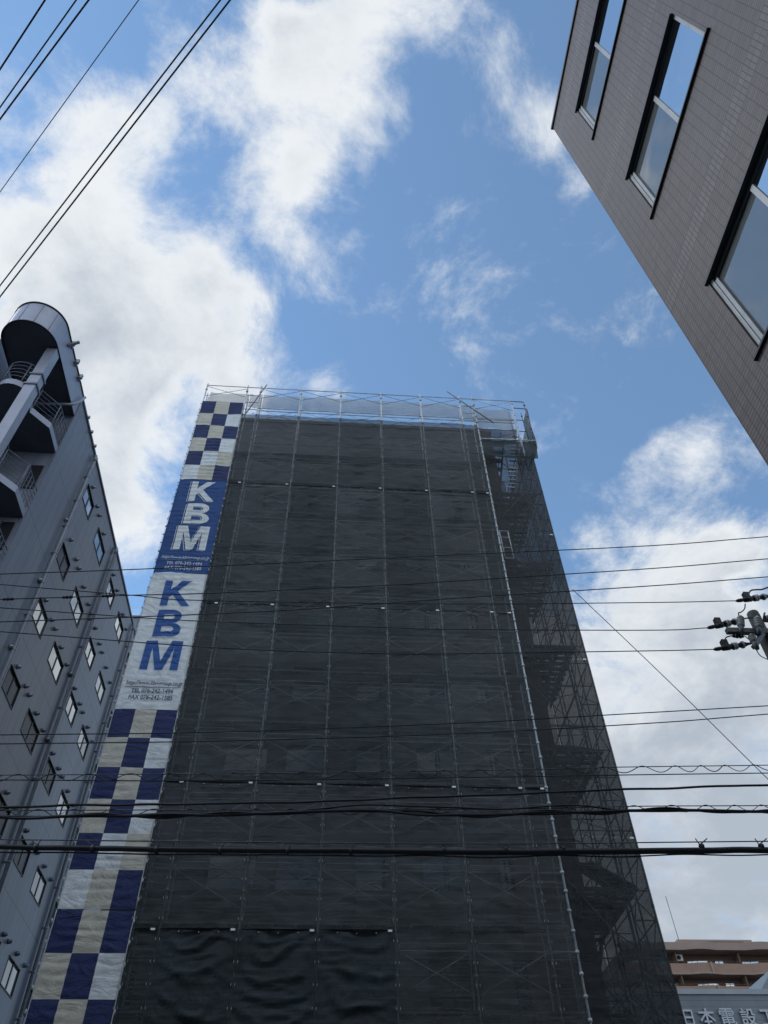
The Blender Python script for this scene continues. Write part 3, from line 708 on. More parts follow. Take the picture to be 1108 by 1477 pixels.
for k in (6, 11, 16, 21):
    x, y = arc(CRr+.004)[k]; b = MB(); b.tube([(x, y, ZF), (x, y, ZT)], .012, 4); b.build('seam', M['trimL'], cn)
b = MB()
for p_, q_ in (((XL+.02, 14.6, 24.9), (XL+.35, 14.6, 25.2)),): b.bar(p_, q_, .09, .09)
b.build('rain_spout', M['trimL'], cn)
for y in (14.75, 15.5, 16.15):
    b = MB(); b.box(XL, XL+.15, y-.05, y+.05, 25.2, 25.42); b.box(XL+.03, XL+.1, y-.12, y+.12, 25.12, 25.2); b.build('bracket', M['ventm'], cn)
b = MB(); b.tube([(XL+.12, 17.0, 25.2), (XL+.12, 16.8, 24.6), (XL+.1, 16.5, 23.98), (XL-1.2, 16.5, 23.9)], .05, 8); b.build('drainpipe', M['canopy'], cn)
b = MB(); b.box(XL-.36, XL-.01, 14.22, 14.56, GZ, ZF); b.build('column', M['canopy'], lb)
for z in (21.75, 22.35): 
    b = MB(); b.box(XL-.40, XL+.03, 14.18, 14.60, z-.06, z+.02); b.build('collar', M['trimL'], lb)
# second rounded bay further left
b = MB(); o2 = [(-12.3, YC-.003)]+arc(1.0, 24, -13.3, 14.6)+[(-14.3, YC-.003)]
for i in range(len(o2)-1):
    (xa, ya), (xb, yb) = o2[i], o2[i+1]; b.face([(xa, ya, GZ), (xa, ya, 24.9), (xb, yb, 24.9), (xb, yb, GZ)], 0, True)
b.build('stair_drum', M['wallLf'], lb)
# balconies
def balcony(z, curved):
    e = MB(); zs = z+.28
    poly = [(-9.99, YC-.004), (-9.99, 16.02), (-10.50, 15.40), (-10.36, 14.9)]
    if curved: poly += [(-10.93+.62*math.cos(-PI*k/12), 14.9+.62*math.sin(-PI*k/12)) for k in range(1, 13)]
    else: poly += [(-10.7, 14.7), (-11.6, 14.7)]
    poly += [(-12.2, 14.9), (-12.2, YC-.004)]
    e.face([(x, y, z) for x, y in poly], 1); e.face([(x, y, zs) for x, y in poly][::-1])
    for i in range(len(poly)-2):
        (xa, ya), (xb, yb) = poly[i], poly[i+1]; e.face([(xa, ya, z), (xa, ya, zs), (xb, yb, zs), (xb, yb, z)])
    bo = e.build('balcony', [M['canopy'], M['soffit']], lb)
    r = MB()
    path = [(x+(.03 if 0 else 0), y) for x, y in poly[:-2]]
    for k in range(5): r.tube([(x, y, zs+.22+k*.21) for x, y in path], .012 if k < 4 else .02, 5)
    pts = [path[0], path[1], path[2]]+path[3::4]
    for x, y in pts: r.tube([(x, y, zs), (x, y, zs+1.08)], .02, 5)
    for k in range(1, 5):
        t = k/5; y = (YC-.03)*(1-t)+16.02*t; r.tube([(-9.99, y, zs), (-9.99, y, zs+1.05)], .012, 5)
    r.build('railing', M['trimL'], bo)
for i, z in enumerate((21.78, 18.36, 15.55, 12.7, 9.85, 7.0, 4.15)): balcony(z, i == 0)
for z in (19.0, 16.1, 13.3, 10.4):
    b = MB(); b.box(-11.6, -10.75, YC-.06, YC-.003, z, z+2.0); d_ = b.build('door', M['trimL'], lb)
    b = MB(); b.box(-10.9, -10.86, YC-.12, YC-.061, z+.9, z+1.0); b.build('handle', M['alu'], d_)
    b = MB(); b.box(-10.55, -10.15, YC-.05, YC-.003, z+.8, z+2.0); b.build('window', M['frameD'], lb)
# rear block past the end of the side wall
rb = empty('rear_block', (-10.8, 36, GZ), 'plain grey block just behind the far end of the grey building', 'building')
b = MB(); b.box(-15, -9.4, YEND+.3, 42, GZ, 27.6); b.build('wall', M['wallLf'], rb)
b = MB(); b.box(-15.05, -9.35, YEND+.25, 42.05, 27.603, 27.75); b.build('coping', M['trimL'], rb)

# ------------------------------------------------------------------ right tiled building
k_ = .76; XR = 5*k_; HR = 20.71*k_; YR = 5.2*k_
rbd = empty('tiled_building', (XR+4, -2, GZ), 'mauve-brown tiled building with wide dark-trimmed windows', 'building')
wy0, wy1 = 1.80*k_, 4.33*k_
wz = [(17.05*k_, 18.86*k_), (12.67*k_, 14.39*k_), (8.12*k_, 10.03*k_), (3.7*k_, 5.6*k_)]
ho = [(wy0, wy1, a, c) for a, c in wz]
b = MB(); RD = .10
holed(b, lambda u, v: (XR, u, v), -9, YR, GZ, HR, ho)
for a, c, z0, z1 in ho:
    q = XR+RD
    b.face([(XR, a, z0), (q, a, z0), (q, a, z1), (XR, a, z1)]); b.face([(XR, c, z0), (XR, c, z1), (q, c, z1), (q, c, z0)])
    b.face([(XR, a, z1), (q, a, z1), (q, c, z1), (XR, c, z1)]); b.face([(XR, a, z0), (XR, c, z0), (q, c, z0), (q, a, z0)])
b.face([(XR, YR, GZ), (XR, YR, HR), (XR+14, YR, HR), (XR+14, YR, GZ)]); b.face([(XR, -9, GZ), (XR+14, -9, GZ), (XR+14, -9, HR), (XR, -9, HR)])
b.face([(XR, -9, HR), (XR+14, -9, HR), (XR+14, YR, HR), (XR, YR, HR)])
b.build('wall', M['tile'], rbd)
b = MB(); b.box(XR-.03, XR+.25, -9, YR+.03, HR+.003, HR+.07); b.build('coping', M['coping'], rbd)
ym = 3.0*k_
for z0, z1 in wz:
    b = MB(); q0, q1 = XR+.025, XR+RD-.003; t = .05
    b.box(q0, q1, wy0+.003, wy0+t, z0+.003, z1-.003); b.box(q0, q1, wy1-t, wy1-.003, z0+.003, z1-.003)
    b.box(q0+.01, q1-.02, wy1-t-.05, wy1-t-.001, z0+t+.03, z1-t-.03)
    b.box(q0, q1, wy0+t, wy1-t, z0+.003, z0+t); b.box(q0+.012, q1-.012, ym-.03, ym+.03, z0+t, z1-t)
    w = b.build('window', M['alu'], rbd)
    p = MB(); p.box(q0+.025, q0+.033, wy0+t+.001, ym-.031, z0+t+.001, z1-t-.001); p.build('pane', M['glassR'], w)
    p = MB(); p.box(q0+.036, q0+.044, ym+.031, wy1-t-.052, z0+t+.001, z1-t-.001); p.build('pane', M['glassRb'], w)
    p = MB(); p.box(XR-.03, q1, wy0+.006, wy1+.035, z1-.04, z1-.004); p.box(q0+.01, q1, wy0+t, wy1-t, z1-.10, z1-.046); p.build('head_trim', M['frameD'], w)  # shade of the window head's underside is put into this dark colour
    p = MB(); p.box(XR-.035, q0-.003, wy0-.06, wy1+.09, z0-.028, z0-.002); p.build('sill', M['frameD'], w)

# ------------------------------------------------------------------ unseen building added to keep sky light off the lower facades
ob = empty('unseen_building', (-14, -9, GZ), 'plain unseen building added behind the viewpoint to block sky light', 'building')
b = MB(); hs = [(-30+k*3.0, -28.4+k*3.0, GZ+1.0+3.3*j, GZ+2.6+3.3*j) for k in range(11) for j in range(5)]
holed(b, lambda u, v: (u, -4.5, v), -31, 3.2, GZ, 16, hs)
b.face([(-31, -4.5, 16), (3.2, -4.5, 16), (3.2, -14, 16), (-31, -14, 16)]); b.face([(3.2, -4.5, GZ), (3.2, -14, GZ), (3.2, -14, 16), (3.2, -4.5, 16)]); b.face([(-31, -4.5, GZ), (-31, -4.5, 16), (-31, -14, 16), (-31, -14, GZ)])
b.build('wall', M['bodypale'], ob)
for u0, u1, v0, v1 in hs:
    b = MB(); b.box(u0, u1, -4.75, -4.65, v0, v1); b.build('window', M['bodyglass'], ob)

# ------------------------------------------------------------------ far brown apartments
YA = 120.0
def A_(x, y): return at(x, y, YA)
ap = empty('apartment_block', (60, YA+8, GZ), 'brown apartment block with long balconies beyond the scaffold', 'building')
zr0 = A_(1040, 1372).z; zr1 = A_(1040, 1361).z
x0, x1 = 44.0, 80.0
zf = [A_(1040, 1404).z, A_(1040, 1431).z]      # balcony undersides
zf = [zf[0]-2.95*k for k in range(0, 14)]
b = MB(); b.box(x0, x1, YA+1.8, YA+14, GZ, zr0+.2); b.build('wall', M['brickd'], ap)
# roof slab with a gently waved front edge
def wave(x): return .45*max(0, math.sin((x-x0)*2*PI/9.5))
def front(mb, z0, z1, yo, depth, mi=0):
    n = 72
    for i in range(n):
        xa = x0+(x1-x0)*i/n; xb = x0+(x1-x0)*(i+1)/n; ya = YA-yo-wave(xa); yb = YA-yo-wave(xb)
        mb.face([(xa, ya, z0), (xb, yb, z0), (xb, yb, z1), (xa, ya, z1)], mi)
        mb.face([(xa, ya, z0), (xa, YA+depth, z0), (xb, YA+depth, z0), (xb, yb, z0)], mi); mb.face([(xa, ya, z1), (xb, yb, z1), (xb, YA+depth, z1), (xa, YA+depth, z1)], mi)
b = MB(); front(b, zr0, zr1, .5, 1.8); rf = b.build('roof', M['pinkw'], ap)
b = MB(); b.box(A_(980, 1359).x, A_(1088, 1359).x, YA+.6, YA+5, zr1+.003, zr1+.75); b.build('roof_parapet', M['pinkw'], rf)
b = MB(); b.box(A_(1006, 1359).x, A_(1075, 1359).x, YA+.58, YA+.6, zr1+.1, zr1+.5); b.build('parapet_band', M['brickd'], rf)
b = MB(); p0 = A_(988, 1357); p1 = A_(966, 1285); b.tube([(p0.x, YA+2, zr1), (p1.x, YA+2, p1.z)], .05, 5); b.build('mast', M['wireg'], rf)
for i, z in enumerate(zf[:4]):
    b = MB(); front(b, z, z+1.25, .15, .03); bl = b.build('balcony', M['brick'], ap)
    b = MB(); front(b, z-.22, z-.003, .25, 1.8); b.build('slab', M['pinkw'], bl)
    b = MB()
    for x in range(int(x0), int(x1)-1, 2): b.tube([(x+.3, YA-.1-wave(x+.3), z+1.25), (x+.3, YA-.1-wave(x+.3), z+1.5)], .03, 4)
    b.tube([(x0+.7*k, YA-.1-wave(x0+.7*k), z+1.5) for k in range(52)], .035, 4); b.build('rail', M['brickd'], bl)
    for k in range(4):
        xx = x0+4.75*(2*k)+3.3 
        b = MB(); b.box(xx, xx+.3, YA-.7, YA+.1, z-.25, z+1.3); b.build('fin', M['pinkw'], bl)
    for k, w in enumerate((2.2, 1.6, 3.2, 1.4, 2.6, 3.0, 1.5, 2.4)):
        xx = x0+2.0+k*4.2+(i % 2)*.6
        b = MB(); b.box(xx, xx+w, YA+1.72, YA+1.797, z+.3, z+2.25); wn = b.build('window', M['frameD'], ap)
        b = MB(); b.box(xx+.08, xx+w/2-.04, YA+1.68, YA+1.715, z+.38, z+2.17); b.box(xx+w/2+.04, xx+w-.08, YA+1.68, YA+1.715, z+.38, z+2.17); b.build('pane', M['winpale'], wn)
    for k in range(3):
        xx = x0+8.2+k*9.5; b = MB(); b.box(xx, xx+.18, YA+.05, YA+1.796, z, z+2.7); b.build('partition', M['brickd'], ap)
for (px, py) in ((983, 1376),):
    p = A_(px, py); b = MB(); b.box(p.x-.55, p.x+.45, YA+.9, YA+1.3, p.z-.6, p.z+.25); ac = b.build('air_conditioner', M['acw'], ap)
    b = MB(); b.lathe((p.x-.15, YA+.899, p.z-.18), (0, -1, 0), [(0, .3), (.03, .3), (.031, .02)], 14); b.build('fan', M['dark'], ac)

# ------------------------------------------------------------------ grey building with sign letters
YS = 45.0
sg = empty('sign_building', (25, YS+4, GZ), 'low grey ribbed building carrying a row of sign letters', 'building')
zc = at(1040, 1427, YS).z
b = MB(); b.box(15.5, 36, YS, YS+12, GZ, zc-.25); b.build('wall', M['signwall'], sg)
b = MB(); b.box(15.4, 36.1, YS-.08, YS+12.1, zc-.247, zc); b.build('coping', M['signcap'], sg)
p0 = at(1086, 1425, YS+1.5); p1 = at(1116, 1394, YS+1.5)
b = MB()
pl = [(p0.x, zc+.002), (p1.x, p1.z), (p1.x+6, p1.z), (p1.x+6, zc+.002)]
for y, rev in ((YS+1.5, False), (YS+6, True)):
    f = [(x, y, z) for x, z in pl]; b.face(f[::-1] if not rev else f)
for i in range(4):
    (xa, za), (xb, zb) = pl[i], pl[(i+1) % 4]; b.face([(xa, YS+1.5, za), (xb, YS+1.5, zb), (xb, YS+6, zb), (xa, YS+6, za)])
b.build('roof_lantern', M['lantern'], sg)
def sign_letter(ch, xa, xb, ya, yb):
    if ch == '本':                                       # drawn stroke by stroke
        a = at(xa, (ya+yb)/2, YS-.15); c = at(xb, (ya+yb)/2, YS-.15); a.z = at((xa+xb)/2, yb, YS-.15).z; c.z = at((xa+xb)/2, ya, YS-.15).z; b = MB()
        def P(u, v, y): return (a.x+u*(c.x-a.x), y, a.z+v*(c.z-a.z))
        for i, pl in enumerate(([(0, .67), (1, .67), (1, .79), (0, .79)], [(.44, 0), (.56, 0), (.56, 1), (.44, 1)], [(0, .27), (.08, .19), (.47, .60), (.44, .72)], [(1, .27), (.56, .72), (.53, .60), (.92, .19)], [(.25, .13), (.75, .13), (.75, .25), (.25, .25)])):
            y0 = YS-.14-.004*i
            b.face([P(u, v, y0) for u, v in pl])
            for k in range(4): (u, v), (w, x) = pl[k], pl[(k+1) % 4]; b.face([P(u, v, y0), P(u, v, YS-.003), P(w, x, YS-.003), P(w, x, y0)])
        return b.build('letter', M['letter'], sg)
    vs, fs = text2d(ch, .012)
    ax = min(v[0] for v in vs); bx = max(v[0] for v in vs); ay = min(v[1] for v in vs); by = max(v[1] for v in vs)
    a = at(xa, (ya+yb)/2, YS-.15); c = at(xb, (ya+yb)/2, YS-.15); a.z = at((xa+xb)/2, yb, YS-.15).z; c.z = at((xa+xb)/2, ya, YS-.15).z
    bm = bmesh.new()
    bv = [bm.verts.new((a.x+(v[0]-ax)/(bx-ax)*(c.x-a.x), YS-.14, a.z+(v[1]-ay)/(by-ay)*(c.z-a.z))) for v in vs]
    for f in fs:
        try: bm.faces.new([bv[i] for i in f])
        except ValueError: pass
    r = bmesh.ops.extrude_face_region(bm, geom=bm.faces[:])
    for v in r['geom']:
        if isinstance(v, bmesh.types.BMVert): v.co.y += .137
    bmesh.ops.recalc_face_normals(bm, faces=bm.faces)
    me = bpy.data.meshes.new('letter'); bm.to_mesh(me); bm.free(); me.materials.append(M['letter'])
    o = bpy.data.objects.new('letter', me); COL.objects.link(o); o.parent = sg; o.location = -Vector(sg.location)
for ch, xa, xb, ya, yb in (('日', 987, 1001, 1456, 1481), ('本', 1009, 1031, 1454, 1478), ('電', 1039, 1061, 1454, 1479), ('設', 1069, 1091, 1454, 1479), ('工', 1098, 1119, 1456, 1479)):
    sign_letter(ch, xa, xb, ya, yb)

# ------------------------------------------------------------------ overhead wires and pole
def spline(pts, n=14):
    P = [Vector(p) for p in pts]; P = [2*P[0]-P[1]]+P+[2*P[-1]-P[-2]]; o = []
    for i in range(1, len(P)-2):
        a, b_, c, d = P[i-1], P[i], P[i+1], P[i+2]
        for k in range(n):
            t = k/n; o.append(.5*((2*b_)+(c-a)*t+(2*a-5*b_+4*c-d)*t*t+(3*b_-a-3*c+d)*t**3))
    o.append(P[-2]); return o
def ext(pts, l=5.0, r=6.0):
    P = [Vector(p) for p in pts]; P = ([P[0]+(P[0]-P[1]).normalized()*l] if l else [])+P+([P[-1]+(P[-1]-P[-2]).normalized()*r] if r else []); return P
def wire(px, Y, rad, label, group, mt='wire', l=5.0, r=6.0, name='overhead_wire'):
    pts = spline(ext([at(x, y, Y) for x, y in px], l, r)); b = MB(); b.tube(pts, rad, 6)
    return tag(b.build(name, M[mt]), label, 'wire', group)
G1 = 'wires crossing in front of the scaffold'
wire([(0, 828), (224, 820), (640, 801), (940, 787), (1108, 774)], 11.6, .011, 'topmost black wire across the scaffold, rising to the right', G1)
w2 = empty('overhead_wire', at(0, 864.5, 11.6), 'second black wire from the top, with black sleeves at its left', 'wire', G1)
b = MB(); b.tube(spline(ext([at(x, y, 11.6) for x, y in ((0, 864.5), (190, 858.5), (292, 856), (560, 844), (640, 839), (940, 820), (1108, 806))])), .011, 6); b.build('strand', M['wire'], w2)
for xa, xb in ((3, 21), (89, 106), (146, 164)):
    a = at(xa, 864.5-.032*xa, 11.58); c = at(xb, 864.5-.032*xb, 11.58); b = MB()
    b.tube([a+(c-a)*(k/10) for k in range(11)], [.012, .03, .032, .02, .034, .034, .02, .032, .034, .03, .012], 7); b.build('sleeve', M['rubber'], w2)
wire([(0, 897), (140, 892), (292, 886), (433, 879), (640, 864), (940, 845), (1108, 832)], 11.6, .011, 'third black wire from the top at right, sloping up past the insulators', G1)
wire([(0, 843), (195, 859), (292, 866), (640, 871), (940, 869), (1064, 866.5)], 10.9, .009, 'thin wire ending at the topmost insulator beside the pole', G1, r=0)
wire([(0, 876.5), (146, 887), (292, 896), (558, 905), (640, 907.6), (940, 909), (1022, 905.5)], 10.9, .009, 'thin wire ending at the middle, leftmost insulator', G1, r=0)
wire([(0, 911), (325, 935), (560, 942.7), (640, 943), (940, 938.7), (1031, 936.5)], 10.9, .009, 'thin wire ending at the lowest insulator beside the pole', G1, r=0)
wire([(0, 1060), (300, 1056), (640, 1044), (940, 1027.6), (1108, 1018)], 11.3, .009, 'upper thin wire of a close pair over the lower netting', G1)
wire([(0, 1073), (300, 1069), (640, 1059), (940, 1043), (1108, 1030)], 11.3, .009, 'lower thin wire of a close pair over the lower netting', G1)
def wob(pts, amp, per, seed):
    o = []
    for i, p in enumerate(pts):
        s = p.x
        o.append(Vector((p.x, p.y+amp*noise.noise(Vector((s/per+seed, 1, 0))), p.z+amp*noise.noise(Vector((s/per+seed, 5, 3))))))
    return o
def resample(pts, step):
    o = [pts[0].copy()]; acc = 0
    for a, c in zip(pts, pts[1:]):
        l = (c-a).length; t = step-acc
        while t < l: o.append(a+(c-a)*(t/l)); t += step
        acc = (acc+l) % step
    return o
# strung pair with a spiral between
def cable(name, px, Y, label): return empty(name, at(*px, Y), label, 'cable', 'cables crossing low in front of the scaffold')
def line(px, Y): return spline(ext([at(x, y, Y) for x, y in px], 5, 7))
def helix(path, amp, per, down=True, rad=.006, jit=.0):
    pts = resample(path, .03); o = []; ph = 0
    for i, p in enumerate(pts):
        ph += 2*PI*.03/(per*(1+jit*noise.noise(Vector((i*.02, 2, 2))))); 
        o.append(p+Vector((0, amp*.5*math.sin(ph), (-amp+amp*math.cos(ph)) if down else amp*math.cos(ph))))
    return o
c1 = cable('spiral_hung_wire', (0, 1118), 10.6, 'pair of thin wires with a wavy spiral between them')
p = line([(0, 1118), (300, 1116), (700, 1111), (890, 1106.6), (1108, 1103.7)], 10.6); b = MB(); b.tube(p, .0075, 5); b.build('messenger_wire', M['wireg'], c1)
q = line([(0, 1125), (300, 1126), (700, 1121), (890, 1118), (1108, 1115)], 10.6); b = MB(); b.tube(q, .0085, 5); b.build('strand', M['wire'], c1)
b = MB(); b.tube(helix([x+Vector((0, 0, .01)) for x in p], .052, .52, True, jit=.7), .007, 4); b.build('spiral', M['wire'], c1)
c2 = cable('black_cable', (0, 1165), 10.6, 'single wavy black cable between the spiral wires and the bundle')
p = line([(0, 1165), (120, 1161.7), (360, 1158), (480, 1155), (680, 1147.5), (900, 1138.7), (1108, 1132)], 10.6)
b = MB(); b.tube(wob(resample(p, .1), .025, .8, 3), .017, 6); b.build('sheath', M['rubber'], c2)
c3 = cable('bundled_cable', (0, 1178), 10.4, 'knotted bundle of black cables under a looping spiral wire')
p = line([(0, 1178), (180, 1177), (360, 1174), (520, 1169), (660, 1175.5), (820, 1172), (960, 1168.5), (1108, 1171)], 10.4); rs = resample(p, .08)
for sd, am, rr in ((1, .035, .022), (8, .05, .018), (14, .055, .013), (21, .05, .012)):
    b = MB(); b.tube(wob(rs, am, .9, sd), rr, 6); b.build('sheath', M['rubber'], c3)
p2 = line([(430, 1168), (560, 1161), (700, 1167), (820, 1162), (900, 1168), (1000, 1170)], 10.4)[14:-14]; b = MB(); b.tube(wob(resample(p2, .1), .02, .8, 31), .013, 6); b.build('loose_sheath', M['rubber'], c3)
p = line([(0, 1169), (300, 1168), (700, 1167), (920, 1163), (1108, 1162)], 10.42); b = MB(); b.tube(p, .0075, 5); b.build('messenger_wire', M['wireg'], c3)
b = MB(); b.tube(helix([x+Vector((0, 0, .012)) for x in p], .045, .5, True, jit=.5), .006, 4); b.build('spiral', M['wire'], c3)
c4 = cable('thick_cable', (0, 1222), 10.2, 'thickest black cable, hung by clips under a thin wire')
p = line([(0, 1221.5), (220, 1225), (520, 1227.5), (700, 1229), (900, 1227.8), (1108, 1226)], 10.2); rs = resample(p, .1)
b = MB(); b.tube(wob(rs, .008, .5, 4), [.034+.010*max(0, min(1, (q.x+4)/9)) for q in rs], 8); b.build('sheath', M['rubber'], c4)
pm = line([(0, 1211), (300, 1214), (700, 1217), (1108, 1213.5)], 10.2); b = MB(); b.tube(pm, .0085, 5); b.build('messenger_wire', M['wireg'], c4)
b = MB(); b.tube([x+Vector((0, .03, -.05)) for x in wob(rs, .02, .9, 14)], .010, 5); b.build('thin_sheath', M['rubber'], c4)
for hx in (52, 134, 226, 318, 415, 506, 640, 730, 812, 1012, 1098):
    f = (hx)/1108; yc = 1222+6*math.sin(PI*min(1, f*1.1)); a = at(hx, yc, 10.2); t_ = at(hx-9, yc-12.5, 10.2); t2 = at(hx+8, yc-12.5, 10.2)
    b = MB(); b.tube([t_, a+Vector((-.02, 0, .05)), a+Vector((0, -.045, 0)), a+Vector((0, 0, -.055)), a+Vector((0, .045, 0)), a+Vector((.01, 0, .05)), t2], .008, 5); b.tube([a+Vector((-.02, 0, 0)), a+Vector((.025, 0, 0))], .05, 8); b.build('hanger', M['wire'], c4)
wire([(826, 850), (960, 978), (1108, 1124)], 21.0, .014, 'thin diagonal wire running down from the scaffold edge', None, 'wireg', l=0, r=8, name='stay_wire')
# wires overhead at the upper left
GU = 'wires overhead at the upper left'
def high(a, c, Z, rad, label, mt='wire'):
    p, q = atZ(*a, Z), atZ(*c, Z); d = (q-p)
    b = MB(); P = [p-d*.9, p, q, q+d*2.2]; b.tube([Vector((v.x, v.y, v.z)) for v in P], rad, 6); tag(b.build('overhead_wire', M[mt]), label, 'wire', GU)
high((65, 0), (0, 100), 11, .011, 'black wire nearest the top left corner')
high((110, 0), (0, 155), 11.02, .009, 'left wire of the close pair near the top left corner')
high((128, 0), (0, 172), 11.05, .011, 'right wire of the close pair near the top left corner')
high((200, 0), (0, 277), 11.5, .006, 'thinnest wire at the upper left, between two pairs', 'wireg')
high((318, 0), (0, 412), 11, .010, 'left wire of the pair farthest from the top left corner')
high((332, 0), (0, 428), 11.03, .011, 'right wire of the pair farthest from the top left corner')

# utility pole
YP = 11.0
pt = at(1085, 884, YP); pxx = pt.x
up = empty('utility_pole', (pxx, YP, GZ), 'concrete utility pole with crossarm and insulators at right edge', 'pole')
b = MB(); b.lathe((pxx, YP, GZ), (0, 0, 1), [(0, .17), (pt.z-GZ-.12, .118), (pt.z-GZ-.02, .112), (pt.z-GZ, .10)], 16); b.build('pole', M['conc'], up)
YA_ = YP-.2
a = at(1048, 910, YA_); c = at(1150, 905, YA_)
b = MB(); b.bar((a.x, YA_, a.z), (c.x, YA_, a.z), .10, .10); b.build('crossarm', M['armm'], up)
b = MB(); q0 = at(1088, 933, YA_-.25); q1 = at(1104, 908, YA_+.1); b.bar(q0, q1, .10, .07); b.build('brace', M['armm'], up)
def post_ins(x0_, y0_, x1_, y1_, yy):
    p, q = at(x0_, y0_, yy), at(x1_, y1_, yy); h = (q-p).length; d = (q-p)
    pr = [(0, .03)]
    for k in range(4): t = .10+k*.2; pr += [(h*t, .036), (h*(t+.02), .072), (h*(t+.09), .066), (h*(t+.12), .036)]
    pr += [(h, .025)]
    b = MB(); b.lathe(p, d, pr, 12); b.build('post_insulator', M['porc'], up)
    b = MB(); b.lathe(p-d.normalized()*.16, d, [(0, .04), (.1, .055), (.16, .05)], 10); b.build('insulator_base', M['armm'], up)
post_ins(1069, 904, 1068, 888, YA_-.06); post_ins(1094, 906, 1092, 889, YA_-.12); post_ins(1088, 926, 1083, 915, YA_-.3)
def strain(px, Y):
    P = [at(x, y, Y) for x, y in px]; a, c = P[0], P[-1]; d = c-a; l = d.length
    b = MB(); b.lathe(a, d, [(0, .012), (l*.06, .035), (l*.16, .04), (l*.2, .03), (l*.24, .055), (l*.42, .06), (l*.44, .045)], 9); b.build('wire_clamp', M['rubber'], up)
    b = MB(); m_ = a+d*.33; b.box(m_.x-.055, m_.x+.055, m_.y-.05, m_.y+.05, m_.z+.03, m_.z+.16); b.build('clamp_box', M['rubber'], up)
    b = MB(); b.lathe(a+d*.44, d, [(0, .04), (l*.03, .055), (l*.12, .05), (l*.15, .035), (l*.3, .055), (l*.4, .045), (l*.44, .03), (l*.56, .02)], 9); b.build('strain_insulator', M['rubber'], up)
    for t in (.5, .56, .74):
        b = MB(); b.lathe(a+d*t, d, [(0, .05), (.004, .07), (.035, .07), (.039, .05)], 12); b.build('insulator_ring', M['porc'], up)
strain([(1020, 906), (1072, 894)], 10.9); strain([(1029, 937), (1084, 928)], 10.9); strain([(1061, 867), (1114, 859)], 10.9)
def jumper(px, Y, r=.012):
    b = MB(); b.tube(spline([at(x, y, Y) for x, y in px], 8), r, 6); b.build('jumper_wire', M['rubber'], up)
jumper([(1079, 859), (1083, 852), (1092, 850.5), (1100, 850), (1116, 844)], 10.9, .016)
jumper([(1075, 871), (1074, 878), (1069, 883), (1065.5, 884), (1066, 890)], 10.85)
jumper([(1033, 903), (1042, 898), (1055, 896), (1075, 892), (1086, 891)], 10.85, .014)
jumper([(1045.5, 926), (1047, 920), (1053, 917.5), (1060, 917)], 10.85)
jumper([(1074, 917), (1081, 923), (1088, 930), (1096, 945), (1112, 953)], 10.85, .009)
b = MB(); p = at(1064, 918, 10.85); b.tube([p+Vector((-.1+k*.03, 0, .01*math.sin(k*2))) for k in range(8)], [.02, .035, .022, .04, .022, .038, .025, .03], 8); b.build('fuse_holder', M['rubber'], up)
for (xa, ya, xb, yb) in ((1103, 884, 1102, 890), (1106, 888, 1118, 893)):
    b = MB(); b.tube([at(xa, ya, 10.9), at(xb, yb, 10.9)], .02, 6); b.build('bolt', M['armm'], up)
b = MB(); p = at(1110, 893, 10.95); b.tube([p+Vector((-.1, 0, 0)), p+Vector((.4, 0, 0))], .07, 10); b.build('band_clamp', M['armm'], up)

# ------------------------------------------------------------------ sky, clouds, sun
SUN_EL, SUN_AZ = math.radians(45), math.radians(-76)      # azimuth from +Y towards +X
sd = Vector((math.sin(SUN_AZ)*math.cos(SUN_EL), math.cos(SUN_AZ)*math.cos(SUN_EL), math.sin(SUN_EL)))
W = bpy.data.worlds.new('World'); S.world = W; W.use_nodes = True
nt = W.node_tree; nt.nodes.clear()
wo = nt.nodes.new('ShaderNodeOutputWorld'); bg = nt.nodes.new('ShaderNodeBackground'); L(nt, bg.outputs[0], wo.inputs[0])
sky = nt.nodes.new('ShaderNodeTexSky'); sky.sky_type = 'NISHITA'; sky.sun_disc = False; sky.sun_elevation = SUN_EL; sky.sun_rotation = SUN_AZ
sky.air_density = 1.0; sky.dust_density = 0.1; sky.ozone_density = 2.5
SK = 0.15
bg.inputs['Strength'].default_value = SK
tc = nt.nodes.new('ShaderNodeTexCoord'); dirv = tc.outputs['Generated']
sp = nt.nodes.new('ShaderNodeSeparateXYZ'); L(nt, dirv, sp.inputs[0])
den = mth(nt, 'ADD', mth(nt, 'MAXIMUM', sp.outputs[2], 0.0), 0.30)
cb = nt.nodes.new('ShaderNodeCombineXYZ'); L(nt, mth(nt, 'DIVIDE', sp.outputs[0], den), cb.inputs[0]); L(nt, mth(nt, 'DIVIDE', sp.outputs[1], den), cb.inputs[1]); cb.inputs[2].default_value = 0.37
